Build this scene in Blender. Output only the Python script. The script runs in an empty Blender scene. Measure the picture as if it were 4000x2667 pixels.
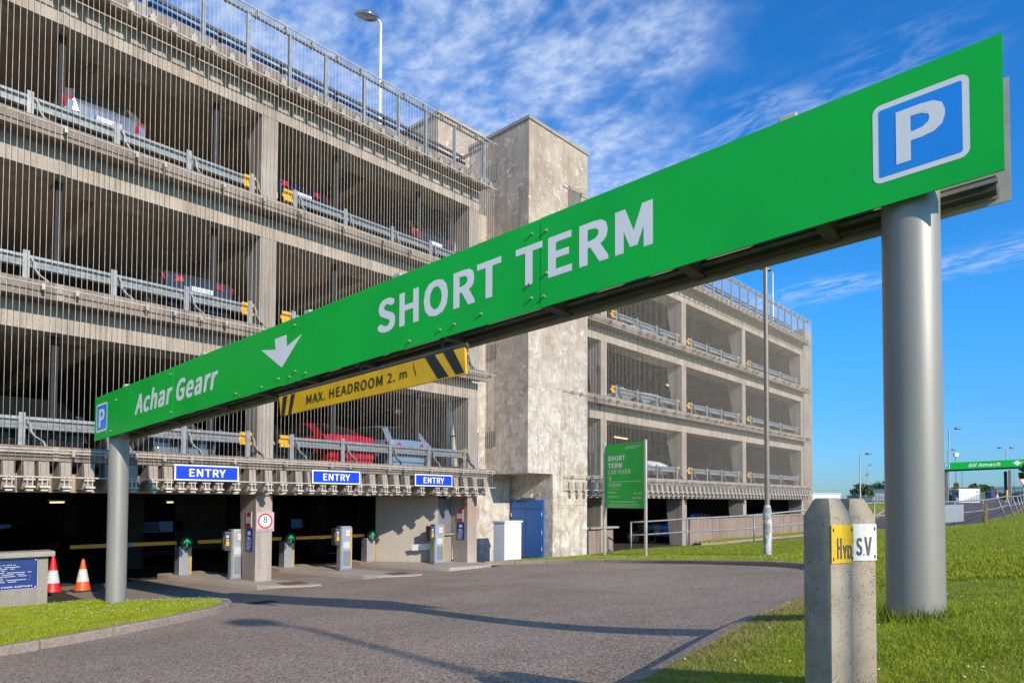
import bpy, bmesh, math, random, os
import numpy as np
from mathutils import Vector, Matrix
from mathutils.geometry import delaunay_2d_cdt
random.seed(7); RNG = np.random.default_rng(7)
R = math.radians
S = bpy.context.scene
COL = S.collection

# ------------------------------------------------------------------ camera
cam = bpy.data.objects.new('camera', bpy.data.cameras.new('camera'))
COL.objects.link(cam)
YAW, PITCH, ROLL = .7518, .0303, .0042
sy, cy = math.sin(YAW), math.cos(YAW)
Bm = Matrix(((sy, cy, 0), (-cy, sy, 0), (0, 0, 1)))
c_, s_ = math.cos(PITCH), math.sin(PITCH)
Rx = Matrix(((1, 0, 0), (0, c_, -s_), (0, s_, c_)))
base = Matrix(((1, 0, 0), (0, 0, -1), (0, 1, 0)))
cr, sr = math.cos(ROLL), math.sin(ROLL)
Rz = Matrix(((cr, -sr, 0), (sr, cr, 0), (0, 0, 1)))
M = (Bm @ Rx @ base @ Rz).to_4x4()
M.translation = Vector((0, -15.5, 2.1))
cam.matrix_world = M
cam.data.sensor_width = 36
cam.data.lens = 36 * 2591.26 / 4000
cam.data.shift_y = (1875.19 - 1333.5) / 4000
cam.data.clip_end = 3000
cam.data.clip_start = .05
S.camera = cam

# ------------------------------------------------------------------ sun and sky
SUN = Vector((-.175, -.87, .44)).normalized()
sun = bpy.data.objects.new('sun', bpy.data.lights.new('sun', 'SUN'))
COL.objects.link(sun)
sun.data.energy = 3.6; sun.data.angle = R(.53); sun.data.color = (1, .90, .75)
sun.rotation_euler = SUN.to_track_quat('Z', 'Y').to_euler()
W = bpy.data.worlds.new('World'); S.world = W; W.use_nodes = True
nt = W.node_tree; nt.nodes.clear()
def N(t, tree=None, **kw):
    n = (tree or nt).nodes.new(t)
    for k, v in kw.items(): setattr(n, k, v)
    return n
def sky_world():
    L = nt.links.new
    out = N('ShaderNodeOutputWorld'); bg = N('ShaderNodeBackground'); bg.inputs[1].default_value = .148
    L(bg.outputs[0], out.inputs[0])
    sk = N('ShaderNodeTexSky', sky_type='NISHITA'); sk.sun_disc = False
    sk.sun_elevation = math.asin(SUN.z); sk.sun_rotation = math.atan2(SUN.x, SUN.y)
    sk.air_density = 1.0; sk.dust_density = .3; sk.ozone_density = 2.5; sk.altitude = 100
    hs = N('ShaderNodeHueSaturation'); hs.inputs['Saturation'].default_value = 1.3; hs.inputs['Value'].default_value = 1.0
    L(sk.outputs[0], hs.inputs['Color'])
    tint = N('ShaderNodeMix', data_type='RGBA', blend_type='MULTIPLY'); tint.inputs[0].default_value = 1
    L(hs.outputs[0], tint.inputs[6]); 
    tc = N('ShaderNodeTexCoord'); sep = N('ShaderNodeSeparateXYZ'); L(tc.outputs['Generated'], sep.inputs[0])
    el = N('ShaderNodeMapRange', interpolation_type='SMOOTHSTEP'); L(sep.outputs[2], el.inputs[0]); el.inputs[1].default_value = 0; el.inputs[2].default_value = .28
    tm = N('ShaderNodeMix', data_type='RGBA'); L(el.outputs[0], tm.inputs[0]); tm.inputs[6].default_value = (.25, .45, .80, 1); tm.inputs[7].default_value = (.36, .86, 1.14, 1)
    L(tm.outputs[2], tint.inputs[7])
    def math_(op, a, b=None, c=None):
        n = N('ShaderNodeMath', operation=op)
        for i, v in enumerate((a, b, c)):
            if v is None: continue
            if isinstance(v, (int, float)): n.inputs[i].default_value = v
            else: L(v, n.inputs[i])
        return n.outputs[0]
    den = math_('ADD', math_('MAXIMUM', sep.outputs[2], 0.0), .1)
    px = math_('DIVIDE', sep.outputs[0], den); py = math_('DIVIDE', sep.outputs[1], den)
    cmb = N('ShaderNodeCombineXYZ'); L(px, cmb.inputs[0]); L(py, cmb.inputs[1])
    def noise(scale, detail, rough, dist=0, vec=None, rot=None, sc=None):
        mp = N('ShaderNodeMapping'); L(vec or cmb.outputs[0], mp.inputs[0])
        if rot: mp.inputs['Rotation'].default_value = (0, 0, rot)
        if sc: mp.inputs['Scale'].default_value = sc
        n = N('ShaderNodeTexNoise'); n.inputs['Scale'].default_value = scale; n.inputs['Detail'].default_value = detail
        n.inputs['Roughness'].default_value = rough; n.inputs['Distortion'].default_value = dist
        L(mp.outputs[0], n.inputs['Vector']); return n.outputs[0]
    def ramp(v, lo, hi):
        m = N('ShaderNodeMapRange', interpolation_type='SMOOTHSTEP'); L(v, m.inputs[0])
        m.inputs[1].default_value = lo; m.inputs[2].default_value = hi; return m.outputs[0]
    az = math_('ARCTAN2', sep.outputs[1], sep.outputs[0])
    big = noise(2.2, 4, .55)
    side = math_('ADD', math_('SUBTRACT', py, math_('MULTIPLY', px, .52)), math_('MULTIPLY', math_('SUBTRACT', big, .5), .75))
    mass = ramp(side, -.16, .16)
    puff = ramp(noise(27, 6, .6, .1, rot=.2, sc=(1.25, .9, 1)), .30, .72)
    broad = ramp(noise(7, 5, .58, .2, rot=.25, sc=(1.25, .8, 1)), .30, .60)
    cloud = math_('MULTIPLY', mass, math_('MULTIPLY', math_('ADD', math_('MULTIPLY', puff, .58), .42), math_('ADD', math_('MULTIPLY', broad, .85), .12)))
    def streak(c0, w, amp, sc):
        off = math_('MULTIPLY', math_('SUBTRACT', noise(3.0, 5, .6), .5), sc)
        q = math_('DIVIDE', math_('SUBTRACT', math_('ADD', px, off), c0), w)
        g_ = math_('POWER', 2.718, math_('MULTIPLY', math_('MULTIPLY', q, q), -1.0))
        return math_('MULTIPLY', math_('MULTIPLY', g_, ramp(noise(9, 6, .65, .5, sc=(2.2, .8, 1)), .38, .66)), amp)
    wisps = math_('MAXIMUM', streak(2.42, .07, .5, .35), math_('MULTIPLY', streak(1.42, .10, .38, .5), ramp(side, -.7, -.2)))
    tot = math_('MINIMUM', math_('MAXIMUM', math_('MULTIPLY', cloud, .86), wisps), 1.0)
    tot = math_('MULTIPLY', tot, ramp(sep.outputs[2], .05, .22))
    mx = N('ShaderNodeMix', data_type='RGBA'); L(tot, mx.inputs[0]); L(tint.outputs[2], mx.inputs[6])
    mx.inputs[7].default_value = (3.1, 3.75, 5.0, 1)
    L(mx.outputs[2], bg.inputs[0])
sky_world()
S.view_settings.view_transform = 'Standard'; S.view_settings.look = 'None'
S.view_settings.exposure = 0.45; S.view_settings.gamma = 1; S.view_settings.use_curve_mapping = False
S.render.film_transparent = False
try:
    S.cycles.use_denoising = True; S.cycles.max_bounces = 6; S.cycles.diffuse_bounces = 3
except Exception: pass

# ------------------------------------------------------------------ materials
def srgb(*c):
    return tuple((v / 255 / 12.92 if v / 255 <= .04045 else ((v / 255 + .055) / 1.055) ** 2.4) for v in c)
class MT:
    def __init__(s, name):
        s.m = bpy.data.materials.new(name); s.m.use_nodes = True; s.t = s.m.node_tree
        s.b = s.t.nodes['Principled BSDF']; s.pos = None
    def n(s, t, **kw): return N(t, s.t, **kw)
    def l(s, a, b): s.t.links.new(a, b)
    def vec(s, world=True, scale=(1, 1, 1)):
        g = s.n('ShaderNodeNewGeometry').outputs['Position'] if world else s.n('ShaderNodeTexCoord').outputs['Object']
        mp = s.n('ShaderNodeMapping'); mp.inputs['Scale'].default_value = scale; s.l(g, mp.inputs[0]); return mp.outputs[0]
    def noise(s, scale, detail=4, rough=.55, world=True, sc=(1, 1, 1), dist=0):
        n = s.n('ShaderNodeTexNoise'); n.inputs['Scale'].default_value = scale; n.inputs['Detail'].default_value = detail
        n.inputs['Roughness'].default_value = rough; n.inputs['Distortion'].default_value = dist
        s.l(s.vec(world, sc), n.inputs['Vector']); return n.outputs[0]
    def rng(s, v, lo, hi, a=0, b=1):
        m = s.n('ShaderNodeMapRange'); s.l(v, m.inputs[0])
        for i, x in zip((1, 2, 3, 4), (lo, hi, a, b)): m.inputs[i].default_value = x
        return m.outputs[0]
    def mix(s, f, a, b, mode='MIX'):
        m = s.n('ShaderNodeMix', data_type='RGBA', blend_type=mode)
        for i, v in ((0, f), (6, a), (7, b)):
            if isinstance(v, (int, float)): m.inputs[i].default_value = v
            elif isinstance(v, tuple): m.inputs[i].default_value = (*v[:3], 1)
            else: s.l(v, m.inputs[i])
        return m.outputs[2]
    def col(s, c):
        if isinstance(c, tuple): s.b.inputs['Base Color'].default_value = (*c[:3], 1)
        else: s.l(c, s.b.inputs['Base Color'])
    def bump(s, h, strength=.3, dist=.02):
        b = s.n('ShaderNodeBump'); b.inputs['Strength'].default_value = strength; b.inputs['Distance'].default_value = dist
        s.l(h, b.inputs['Height']); s.l(b.outputs[0], s.b.inputs['Normal'])
    def set(s, rough=.6, metal=0, spec=None):
        s.b.inputs['Roughness'].default_value = rough; s.b.inputs['Metallic'].default_value = metal
        if spec is not None: s.b.inputs['Specular IOR Level'].default_value = spec
        return s
MATS = {}
def simple(name, c, rough=.5, metal=0, var=.12, scale=6, bump=0, world=True, spec=None):
    m = MT(name); m.set(rough, metal, spec)
    n = m.noise(scale, 5, .6, world)
    lo = tuple(x * (1 - var) for x in c); hi = tuple(min(1, x * (1 + var)) for x in c)
    m.col(m.mix(m.rng(n, .3, .7), lo, hi))
    if bump: m.bump(m.noise(scale * 8, 4, .6, world), bump)
    MATS[name] = m.m; return m.m
def concrete(name, c, stain, streak=.5, blotch=.5, speck=.25, bump=.25, redness=0):
    m = MT(name); m.set(.88, 0, .25)
    big = m.rng(m.noise(.7, 5, .62), .35, .68)
    st = m.rng(m.noise(2.2, 6, .65, sc=(1.6, 1.6, .16)), .48, .72)
    fine = m.noise(26, 5, .7)
    k = m.mix(m.rng(big, 0, 1, 0, blotch), c, stain)
    k = m.mix(m.rng(st, 0, 1, 0, streak), k, tuple(x * .55 for x in stain))
    if redness:
        rd = m.rng(m.noise(.9, 4, .6, sc=(1, 1, .35)), .55, .75, 0, redness)
        k = m.mix(rd, k, (.36, .2, .15))
    k = m.mix(speck, k, m.mix(m.rng(fine, .35, .7), (.35, .33, .3), (1.35, 1.33, 1.3)), 'MULTIPLY') if speck else k
    m.col(k); m.bump(m.noise(40, 5, .7), bump, .01)
    MATS[name] = m.m; return m.m
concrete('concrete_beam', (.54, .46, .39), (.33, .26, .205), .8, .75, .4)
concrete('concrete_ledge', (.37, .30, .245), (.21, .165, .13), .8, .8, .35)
concrete('concrete_column', (.46, .40, .345), (.29, .235, .19), .55, .7, .35, redness=.8)
concrete('concrete_dark', (.10, .088, .076), (.07, .06, .052), .3, .5, .2)  # darker copy of the interior concrete, garage shade put into the colour
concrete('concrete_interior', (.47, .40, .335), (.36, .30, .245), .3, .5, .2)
def tower_mat():
    m = MT('concrete_tower'); m.set(.9, 0, .2)
    geo = m.n('ShaderNodeNewGeometry'); sp = m.n('ShaderNodeSeparateXYZ'); m.l(geo.outputs['Position'], sp.inputs[0])
    def add(a, b, op='ADD'):
        n = m.n('ShaderNodeMath', operation=op)
        for i, v in enumerate((a, b)):
            if isinstance(v, (int, float)): n.inputs[i].default_value = v
            else: m.l(v, n.inputs[i])
        return n.outputs[0]
    low = m.rng(add(add(m.noise(.9, 5, .65), 5.0, 'MULTIPLY'), sp.outputs[2]), 6.5, 13.5, 1, 0)
    k = m.mix(m.rng(m.noise(1.1, 6, .68), .36, .66), (.55, .46, .37), (.37, .285, .22))
    k = m.mix(add(low, .75, 'MULTIPLY'), k, m.mix(m.rng(m.noise(2.6, 6, .72, dist=.6), .42, .60), (.76, .715, .64), (.46, .39, .32)))
    k = m.mix(m.rng(m.noise(3.2, 7, .75, dist=.8), .57, .63, 0, .8), k, (.86, .83, .78))
    k = m.mix(m.rng(m.noise(2.0, 6, .7, sc=(2.2, 2.2, .16), dist=.3), .50, .72, 0, .85), k, (.33, .22, .165))
    k = m.mix(.45, k, m.mix(m.rng(m.noise(24, 5, .75), .33, .7), (.5, .48, .46), (1.3, 1.28, 1.25)), 'MULTIPLY')
    m.col(k); m.bump(m.noise(34, 6, .75), .4, .012); MATS['concrete_tower'] = m.m
tower_mat()
concrete('concrete_fin', (.40, .345, .29), (.27, .225, .185), .3, .5, .2)
concrete('concrete_wall', (.37, .335, .28), (.24, .2, .165), .5, .6, .3)
concrete('concrete_ramp_wall', (.34, .26, .215), (.25, .17, .135), .8, .6, .3)
concrete('concrete_slab', (.46, .395, .33), (.32, .265, .215), 0, .6, .35)
concrete('concrete_apron', (.36, .285, .23), (.26, .2, .16), 0, .7, .35)
concrete('concrete_render', (.50, .45, .39), (.38, .33, .28), .2, .4, .15)
concrete('concrete_kerb', (.38, .31, .26), (.26, .205, .17), .2, .6, .45, .5)
concrete('concrete_coping', (.42, .385, .33), (.28, .24, .2), .3, .6, .3)
def rough_concrete():
    m = MT('concrete_marker'); m.set(.9, 0, .2)
    k = m.mix(m.rng(m.noise(6, 5, .65, False), .3, .7), (.31, .255, .18), (.46, .385, .28))
    v = m.n('ShaderNodeTexVoronoi'); v.inputs['Scale'].default_value = 120; m.l(m.vec(False), v.inputs['Vector'])
    pit = m.rng(v.outputs['Distance'], .12, .3)
    gate = m.rng(m.noise(26, 3, .6, False), .40, .5)
    hole = m.n('ShaderNodeMath', operation='MAXIMUM'); m.l(pit, hole.inputs[0]); m.l(gate, hole.inputs[1])
    k = m.mix(hole.outputs[0], (.07, .055, .045), k)
    k = m.mix(m.rng(m.noise(160, 3, .7, False), .3, .7), m.mix(.3, k, (.1, .1, .1)), k)
    m.col(k); m.bump(hole.outputs[0], .8, .006); MATS['concrete_marker'] = m.m
rough_concrete()
def asphalt(name, c, lo=.55, hi=1.6):
    m = MT(name); m.set(.92, 0, .25)
    f1 = m.noise(48, 3, .8); f2 = m.noise(17, 4, .7); big = m.noise(.5, 4, .6); trk = m.noise(1.3, 5, .65, sc=(1, .35, 1))
    k = m.mix(m.rng(f1, .38, .64), tuple(x * lo for x in c), tuple(x * hi for x in c))
    k = m.mix(.5, k, m.mix(m.rng(f2, .35, .65), (.6, .6, .6), (1.4, 1.38, 1.35)), 'MULTIPLY')
    k = m.mix(.7, k, m.mix(m.rng(big, .35, .65), (.80, .79, .79), (1.15, 1.13, 1.12)), 'MULTIPLY')
    k = m.mix(m.rng(trk, .60, .78, 0, .45), k, tuple(x * .45 for x in c))
    m.col(k); m.bump(f1, .5, .01); MATS[name] = m.m
asphalt('asphalt', (.285, .222, .168), .3, 2.0)
asphalt('asphalt_shaded', (.06, .052, .046), .8, 1.2)  # garage floor asphalt, darkened to paint in the ground floor shade
asphalt('asphalt_lane', (.135, .105, .095), .8, 1.2)
def grassmat(name, a, b, dry, patch=.5):
    m = MT(name); m.set(.85, 0, .15)
    k = m.mix(m.rng(m.noise(3.2, 5, .65), .35, .65), a, b)
    k = m.mix(m.rng(m.noise(45, 4, .7), .3, .7), m.mix(.45, k, (.02, .03, .004)), k)
    k = m.mix(m.rng(m.noise(1.1, 4, .6, dist=.5), .54, .75, 0, patch), k, dry)
    m.col(k); m.bump(m.noise(60, 4, .7), .6, .03); MATS[name] = m.m
grassmat('grass_turf', (.22, .29, .015), (.31, .38, .025), (.28, .24, .06))
grassmat('grass_blade', (.30, .38, .018), (.46, .51, .035), (.46, .38, .11), .75)
MATS['grass_blade'].node_tree.nodes['Principled BSDF'].inputs['Roughness'].default_value = .6
simple('sign_green', (.0, .46, .045), .42, 0, .1, 1.1, spec=.3)
simple('sign_green_dark', (.003, .19, .03), .4, 0, .08, 1.2)
simple('sign_white', (.80, .79, .78), .35, 0, .03, 3)
simple('sign_blue', (.01, .27, .82), .3, 0, .05, 2)
simple('entry_blue', (.006, .05, .66), .35, 0, .05, 2)
simple('notice_blue', (.01, .03, .30), .4, 0, .06, 4)
simple('plaque_blue', (.02, .045, .19), .35, 0, .08, 4)
simple('sign_red', (.55, .012, .03), .4, 0, .06, 4)
simple('sign_pink', (.55, .42, .42), .4, 0, .08, 6)
simple('print_black', (.02, .02, .022), .5, 0, .1, 6)
simple('print_grey', (.10, .10, .11), .6, 0, .3, 30)
simple('notice_grey', (.5, .51, .54), .35, 0, .05, 5)
simple('headroom_yellow', (.74, .42, .006), .38, 0, .16, 3.5)
simple('rust', (.16, .07, .025), .9, 0, .4, 20)
simple('plate_yellow', (.74, .46, .006), .35, 0, .08, 12, .1)
def worn(name, c, d):
    m = MT(name); m.set(.55)
    k = m.mix(m.rng(m.noise(38, 5, .7, False, (1, 1, .35)), .52, .72, 0, .75), c, d)
    k = m.mix(m.rng(m.noise(90, 4, .7, False), .60, .70, 0, .7), k, (.22, .10, .03)); m.col(k); MATS[name] = m.m
worn('worn_white', (.72, .70, .64), (.34, .29, .20)); worn('worn_yellow', (.72, .43, .006), (.52, .28, .01))
simple('panel_back', (.46, .43, .37), .55, 0, .16, 4)
simple('frame_dark', (.075, .07, .06), .6, .2, .3, 3)
simple('galvanised', (.29, .295, .295), .5, .3, .25, 7)
simple('rail_galvanised', (.255, .27, .275), .5, .3, .3, 9)
simple('cable_steel', (.56, .50, .43), .5, .1, .3, 8)
simple('clamp_steel', (.40, .36, .31), .5, .4, .3, 20)
simple('buffer_yellow', (.72, .38, .015), .5, 0, .2, 14)
simple('machine_silver', (.44, .46, .49), .35, .5, .08, 5)
simple('machine_dark', (.05, .055, .065), .4, .1, .1, 8)
simple('machine_head', (.085, .09, .105), .4, .1, .1, 8)
simple('machine_grey', (.20, .215, .25), .45, .2, .1, 8)
simple('boom_amber', (.80, .36, .008), .5, 0, .08, 6)
simple('lime_sticker', (.26, .55, .03), .5, 0, .05, 6)
simple('door_blue', (.025, .13, .42), .4, 0, .08, 3)
simple('cabinet_white', (.74, .77, .82), .45, 0, .05, 2)
simple('cabinet_grey', (.46, .49, .54), .5, 0, .08, 3)
simple('cone_orange', (.72, .10, .012), .45, 0, .12, 18)
simple('cone_red', (.70, .012, .015), .45, 0, .1, 18)
simple('cone_sleeve', (.62, .63, .62), .45, 0, .2, 22)
simple('rubber_black', (.03, .028, .027), .8, 0, .3, 20)
simple('tyre_black', (.018, .018, .018), .8, 0, .3, 20)
simple('lamp_head', (.24, .225, .19), .35, .5, .15, 8)
simple('lamp_chrome', (.40, .41, .40), .12, .9, .05, 8)
simple('white_metal', (.72, .74, .76), .4, .1, .06, 4)
simple('white_wall', (.78, .79, .80), .8, 0, .06, 2)
simple('stainless', (.5, .44, .38), .42, .6, .1, 4)
simple('pole_steel', (.25, .215, .18), .45, .2, .15, 6)
simple('glass_dark', (.012, .016, .018), .06, 0, .1, 5, spec=.8)
simple('headlight_glass', (.62, .66, .7), .12, .5, .2, 30)
simple('tail_red', (.42, .008, .012), .2, 0, .15, 20)
simple('car_black', (.012, .013, .015), .22, .2, .1, 3)
simple('car_dark_grey', (.05, .055, .06), .25, .4, .1, 3)
simple('car_silver', (.27, .285, .30), .28, .6, .08, 3)
simple('car_red', (.42, .006, .02), .22, .1, .08, 3)
simple('car_light_blue', (.28, .38, .48), .26, .45, .08, 3)
simple('car_blue', (.01, .07, .40), .25, .3, .08, 3)
simple('van_white', (.72, .74, .77), .35, 0, .04, 3)
simple('van_navy', (.05, .10, .19), .35, .1, .06, 3)
simple('plate_white', (.70, .71, .72), .4, 0, .03, 8)
simple('euro_blue', (.01, .10, .62), .4, 0, .03, 8)
simple('chrome', (.6, .62, .64), .15, .9, .05, 5)
simple('timber', (.24, .17, .08), .85, 0, .35, 14, .3)
simple('bark', (.08, .06, .04), .9, 0, .3, 10, .4)
simple('hedge_leaf', (.075, .115, .03), .7, 0, .4, 4)
simple('fence_green', (.03, .09, .075), .55, .1, .2, 3)
simple('hill_green', (.10, .16, .04), .9, 0, .3, .2)
simple('far_wall', (.30, .41, .52), .7, 0, .1, .6)
simple('road_white', (.62, .60, .57), .7, 0, .15, 20)
simple('road_yellow', (.58, .30, .03), .7, 0, .25, 14)
simple('daisy_white', (.80, .80, .76), .6, 0, .05, 8)
simple('soil', (.16, .11, .07), .95, 0, .35, 9, .4)
simple('gravel', (.26, .23, .19), .95, 0, .5, 60, .6)
simple('cover_brown', (.17, .105, .07), .8, .1, .2, 9)
simple('yellow_sign', (.72, .40, .01), .5, 0, .05, 6)
def emit(name, c, strength):
    m = MT(name); m.col(c); m.b.inputs['Emission Color'].default_value = (*c, 1); m.b.inputs['Emission Strength'].default_value = strength
    MATS[name] = m.m
emit('led_green', (.01, .6, .18), .6)
emit('tube_light', (1, .82, .35), 1.2)
grassmat('grass_dry', (.40, .31, .14), (.52, .40, .19), (.34, .25, .11))
def pillar_mat():
    m = MT('pillar_paint'); m.set(.46, .3)
    k = m.mix(m.rng(m.noise(1.6, 4, .5, sc=(1, 1, .3)), .3, .7), (.30, .28, .245), (.37, .345, .30))
    sc = m.rng(m.noise(5, 5, .7, sc=(1, 1, .25)), .70, .80, 0, .5); k = m.mix(sc, k, (.2, .12, .08))
    m.col(k); m.bump(m.noise(120, 3, .6), .06, .004); MATS['pillar_paint'] = m.m
pillar_mat()
def peeling():
    m = MT('peeling_paint'); m.set(.7, .1)
    k = m.mix(m.rng(m.noise(9, 6, .7, sc=(1, 1, .5)), .47, .53), (.27, .25, .225), (.56, .56, .55))
    k = m.mix(m.rng(m.noise(5, 5, .7, sc=(1, 1, .4)), .64, .69), k, (.14, .06, .03))
    m.col(k); MATS['peeling_paint'] = m.m
peeling()
def mp(n): return MATS[n] if isinstance(n, str) else n

# ------------------------------------------------------------------ geometry helpers
class MB:
    def __init__(s): s.v = []; s.f = []
    def add(s, vs, fs):
        o = len(s.v); s.v += [tuple(map(float, p)) for p in vs]; s.f += [tuple(i + o for i in f) for f in fs]; return s
    def box(s, x0, y0, z0, x1, y1, z1):
        x0, x1 = min(x0, x1), max(x0, x1); y0, y1 = min(y0, y1), max(y0, y1); z0, z1 = min(z0, z1), max(z0, z1)
        return s.add([(x0, y0, z0), (x1, y0, z0), (x1, y1, z0), (x0, y1, z0), (x0, y0, z1), (x1, y0, z1), (x1, y1, z1), (x0, y1, z1)],
                     [(0, 3, 2, 1), (4, 5, 6, 7), (0, 1, 5, 4), (1, 2, 6, 5), (2, 3, 7, 6), (3, 0, 4, 7)])
    def obox(s, c, ax, ay, az):
        c, ax, ay, az = map(Vector, (c, ax, ay, az))
        return s.add([c + i * ax + j * ay + k * az for i, j, k in ((-1, -1, -1), (1, -1, -1), (1, 1, -1), (-1, 1, -1), (-1, -1, 1), (1, -1, 1), (1, 1, 1), (-1, 1, 1))],
                     [(0, 3, 2, 1), (4, 5, 6, 7), (0, 1, 5, 4), (1, 2, 6, 5), (2, 3, 7, 6), (3, 0, 4, 7)])
    def prism(s, pts, d):                       # closed polygon of 3D points pushed along d
        n = len(pts); d = Vector(d); a = [Vector(p) for p in pts]; b = [p + d for p in a]
        return s.add(a + b, [tuple(range(n))[::-1], tuple(range(n, 2 * n))] + [(i, (i + 1) % n, n + (i + 1) % n, n + i) for i in range(n)])
    def tube(s, path, r, n=8, caps=True):
        P = [Vector(p) for p in path]; rs = r if isinstance(r, (list, tuple)) else [r] * len(P)
        rings = []; up = None
        for i, p in enumerate(P):
            t = (P[min(i + 1, len(P) - 1)] - P[max(i - 1, 0)]).normalized()
            if up is None:
                up = Vector((0, 0, 1)) if abs(t.z) < .9 else Vector((1, 0, 0))
            a = t.cross(up).normalized(); b = a.cross(t).normalized(); up = b
            rings.append([p + rs[i] * (math.cos(2 * math.pi * k / n) * a + math.sin(2 * math.pi * k / n) * b) for k in range(n)])
        fs = []
        for i in range(len(P) - 1):
            for k in range(n):
                fs.append((i * n + k, i * n + (k + 1) % n, (i + 1) * n + (k + 1) % n, (i + 1) * n + k))
        if caps: fs += [tuple(range(n))[::-1], tuple(range((len(P) - 1) * n, len(P) * n))]
        return s.add([q for r_ in rings for q in r_], fs)
    def lathe(s, prof, c=(0, 0, 0), n=16, sx=1, sy=1):
        vs = []; fs = []
        for (r, z) in prof:
            vs += [(c[0] + sx * r * math.cos(2 * math.pi * k / n), c[1] + sy * r * math.sin(2 * math.pi * k / n), c[2] + z) for k in range(n)]
        for i in range(len(prof) - 1):
            for k in range(n): fs.append((i * n + k, i * n + (k + 1) % n, (i + 1) * n + (k + 1) % n, (i + 1) * n + k))
        fs += [tuple(range(n))[::-1], tuple(range((len(prof) - 1) * n, len(prof) * n))]
        return s.add(vs, fs)
    def disc(s, c, u, v, r0, r1=0, n=24):       # ring or disc in plane (u, v)
        c, u, v = map(Vector, (c, u, v)); o = [c + r0 * (math.cos(2 * math.pi * k / n) * u + math.sin(2 * math.pi * k / n) * v) for k in range(n)]
        if r1 <= 0: return s.add(o, [tuple(range(n))])
        i_ = [c + r1 * (math.cos(2 * math.pi * k / n) * u + math.sin(2 * math.pi * k / n) * v) for k in range(n)]
        return s.add(o + i_, [(k, (k + 1) % n, n + (k + 1) % n, n + k) for k in range(n)])
ORG = {}
def mesh(name, mb, off=(0, 0, 0)):
    me = bpy.data.meshes.new(name)
    ox, oy, oz = off
    me.from_pydata([(x - ox, y - oy, z - oz) for x, y, z in mb.v], [], mb.f); me.update(); return me
def fix_normals(me):
    bm = bmesh.new(); bm.from_mesh(me); bmesh.ops.recalc_face_normals(bm, faces=bm.faces); bm.to_mesh(me); bm.free()
def obj(name, mb, mat, parent=None, smooth=False, bevel=0, label=None, loc=None, kind=None, recalc=True):
    off = ORG.get(parent.name, (0, 0, 0)) if parent else (0, 0, 0)
    if isinstance(mb, bpy.types.Mesh): me = mb
    else:
        me = mesh(name, mb, off if parent else (loc or (0, 0, 0)))
        if recalc: fix_normals(me)
        if bevel:
            bm = bmesh.new(); bm.from_mesh(me)
            bmesh.ops.bevel(bm, geom=[e for e in bm.edges if len(e.link_faces) == 2 and e.calc_face_angle(0) > .5], offset=bevel, segments=2, affect='EDGES', profile=.6)
            bm.to_mesh(me); bm.free()
    if mat is not None and not me.materials: me.materials.append(mp(mat))
    if smooth:
        for p in me.polygons: p.use_smooth = True
        if smooth != 'all':
            try: me.set_sharp_from_angle(angle=R(38))
            except Exception: pass
    o = bpy.data.objects.new(name, me); COL.objects.link(o)
    if parent: o.parent = parent; ORG[o.name] = off
    elif loc: o.location = loc; ORG[o.name] = tuple(loc)
    if label: o['label'] = label
    if kind: o['kind'] = kind
    return o
def thing(name, label, cat, loc=(0, 0, 0), rz=0, group=None):
    o = bpy.data.objects.new(name, None); COL.objects.link(o); o.location = loc; o.rotation_euler = (0, 0, rz)
    o.empty_display_size = .2; o['label'] = label; o['category'] = cat
    if group: o['group'] = group
    ORG[o.name] = tuple(loc) if not rz else (0, 0, 0); return o
def tag(o, label, cat, group=None):
    o['label'] = label; o['category'] = cat
    if group: o['group'] = group
    return o
def kids(o): return [c for c in ALLKIDS.get(o.name, [])]
ALLKIDS = {}
def dup(root, loc, rz, label=None, group=None):
    def cp(o, par):
        c = o.copy(); COL.objects.link(c)
        if par: c.parent = par
        for ch in [x for x in COL.objects if x.parent == o]: cp(ch, c)
        return c
    r = cp(root, None); r.location = loc; r.rotation_euler = (0, 0, rz)
    if label: r['label'] = label
    if group: r['group'] = group
    return r

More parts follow.
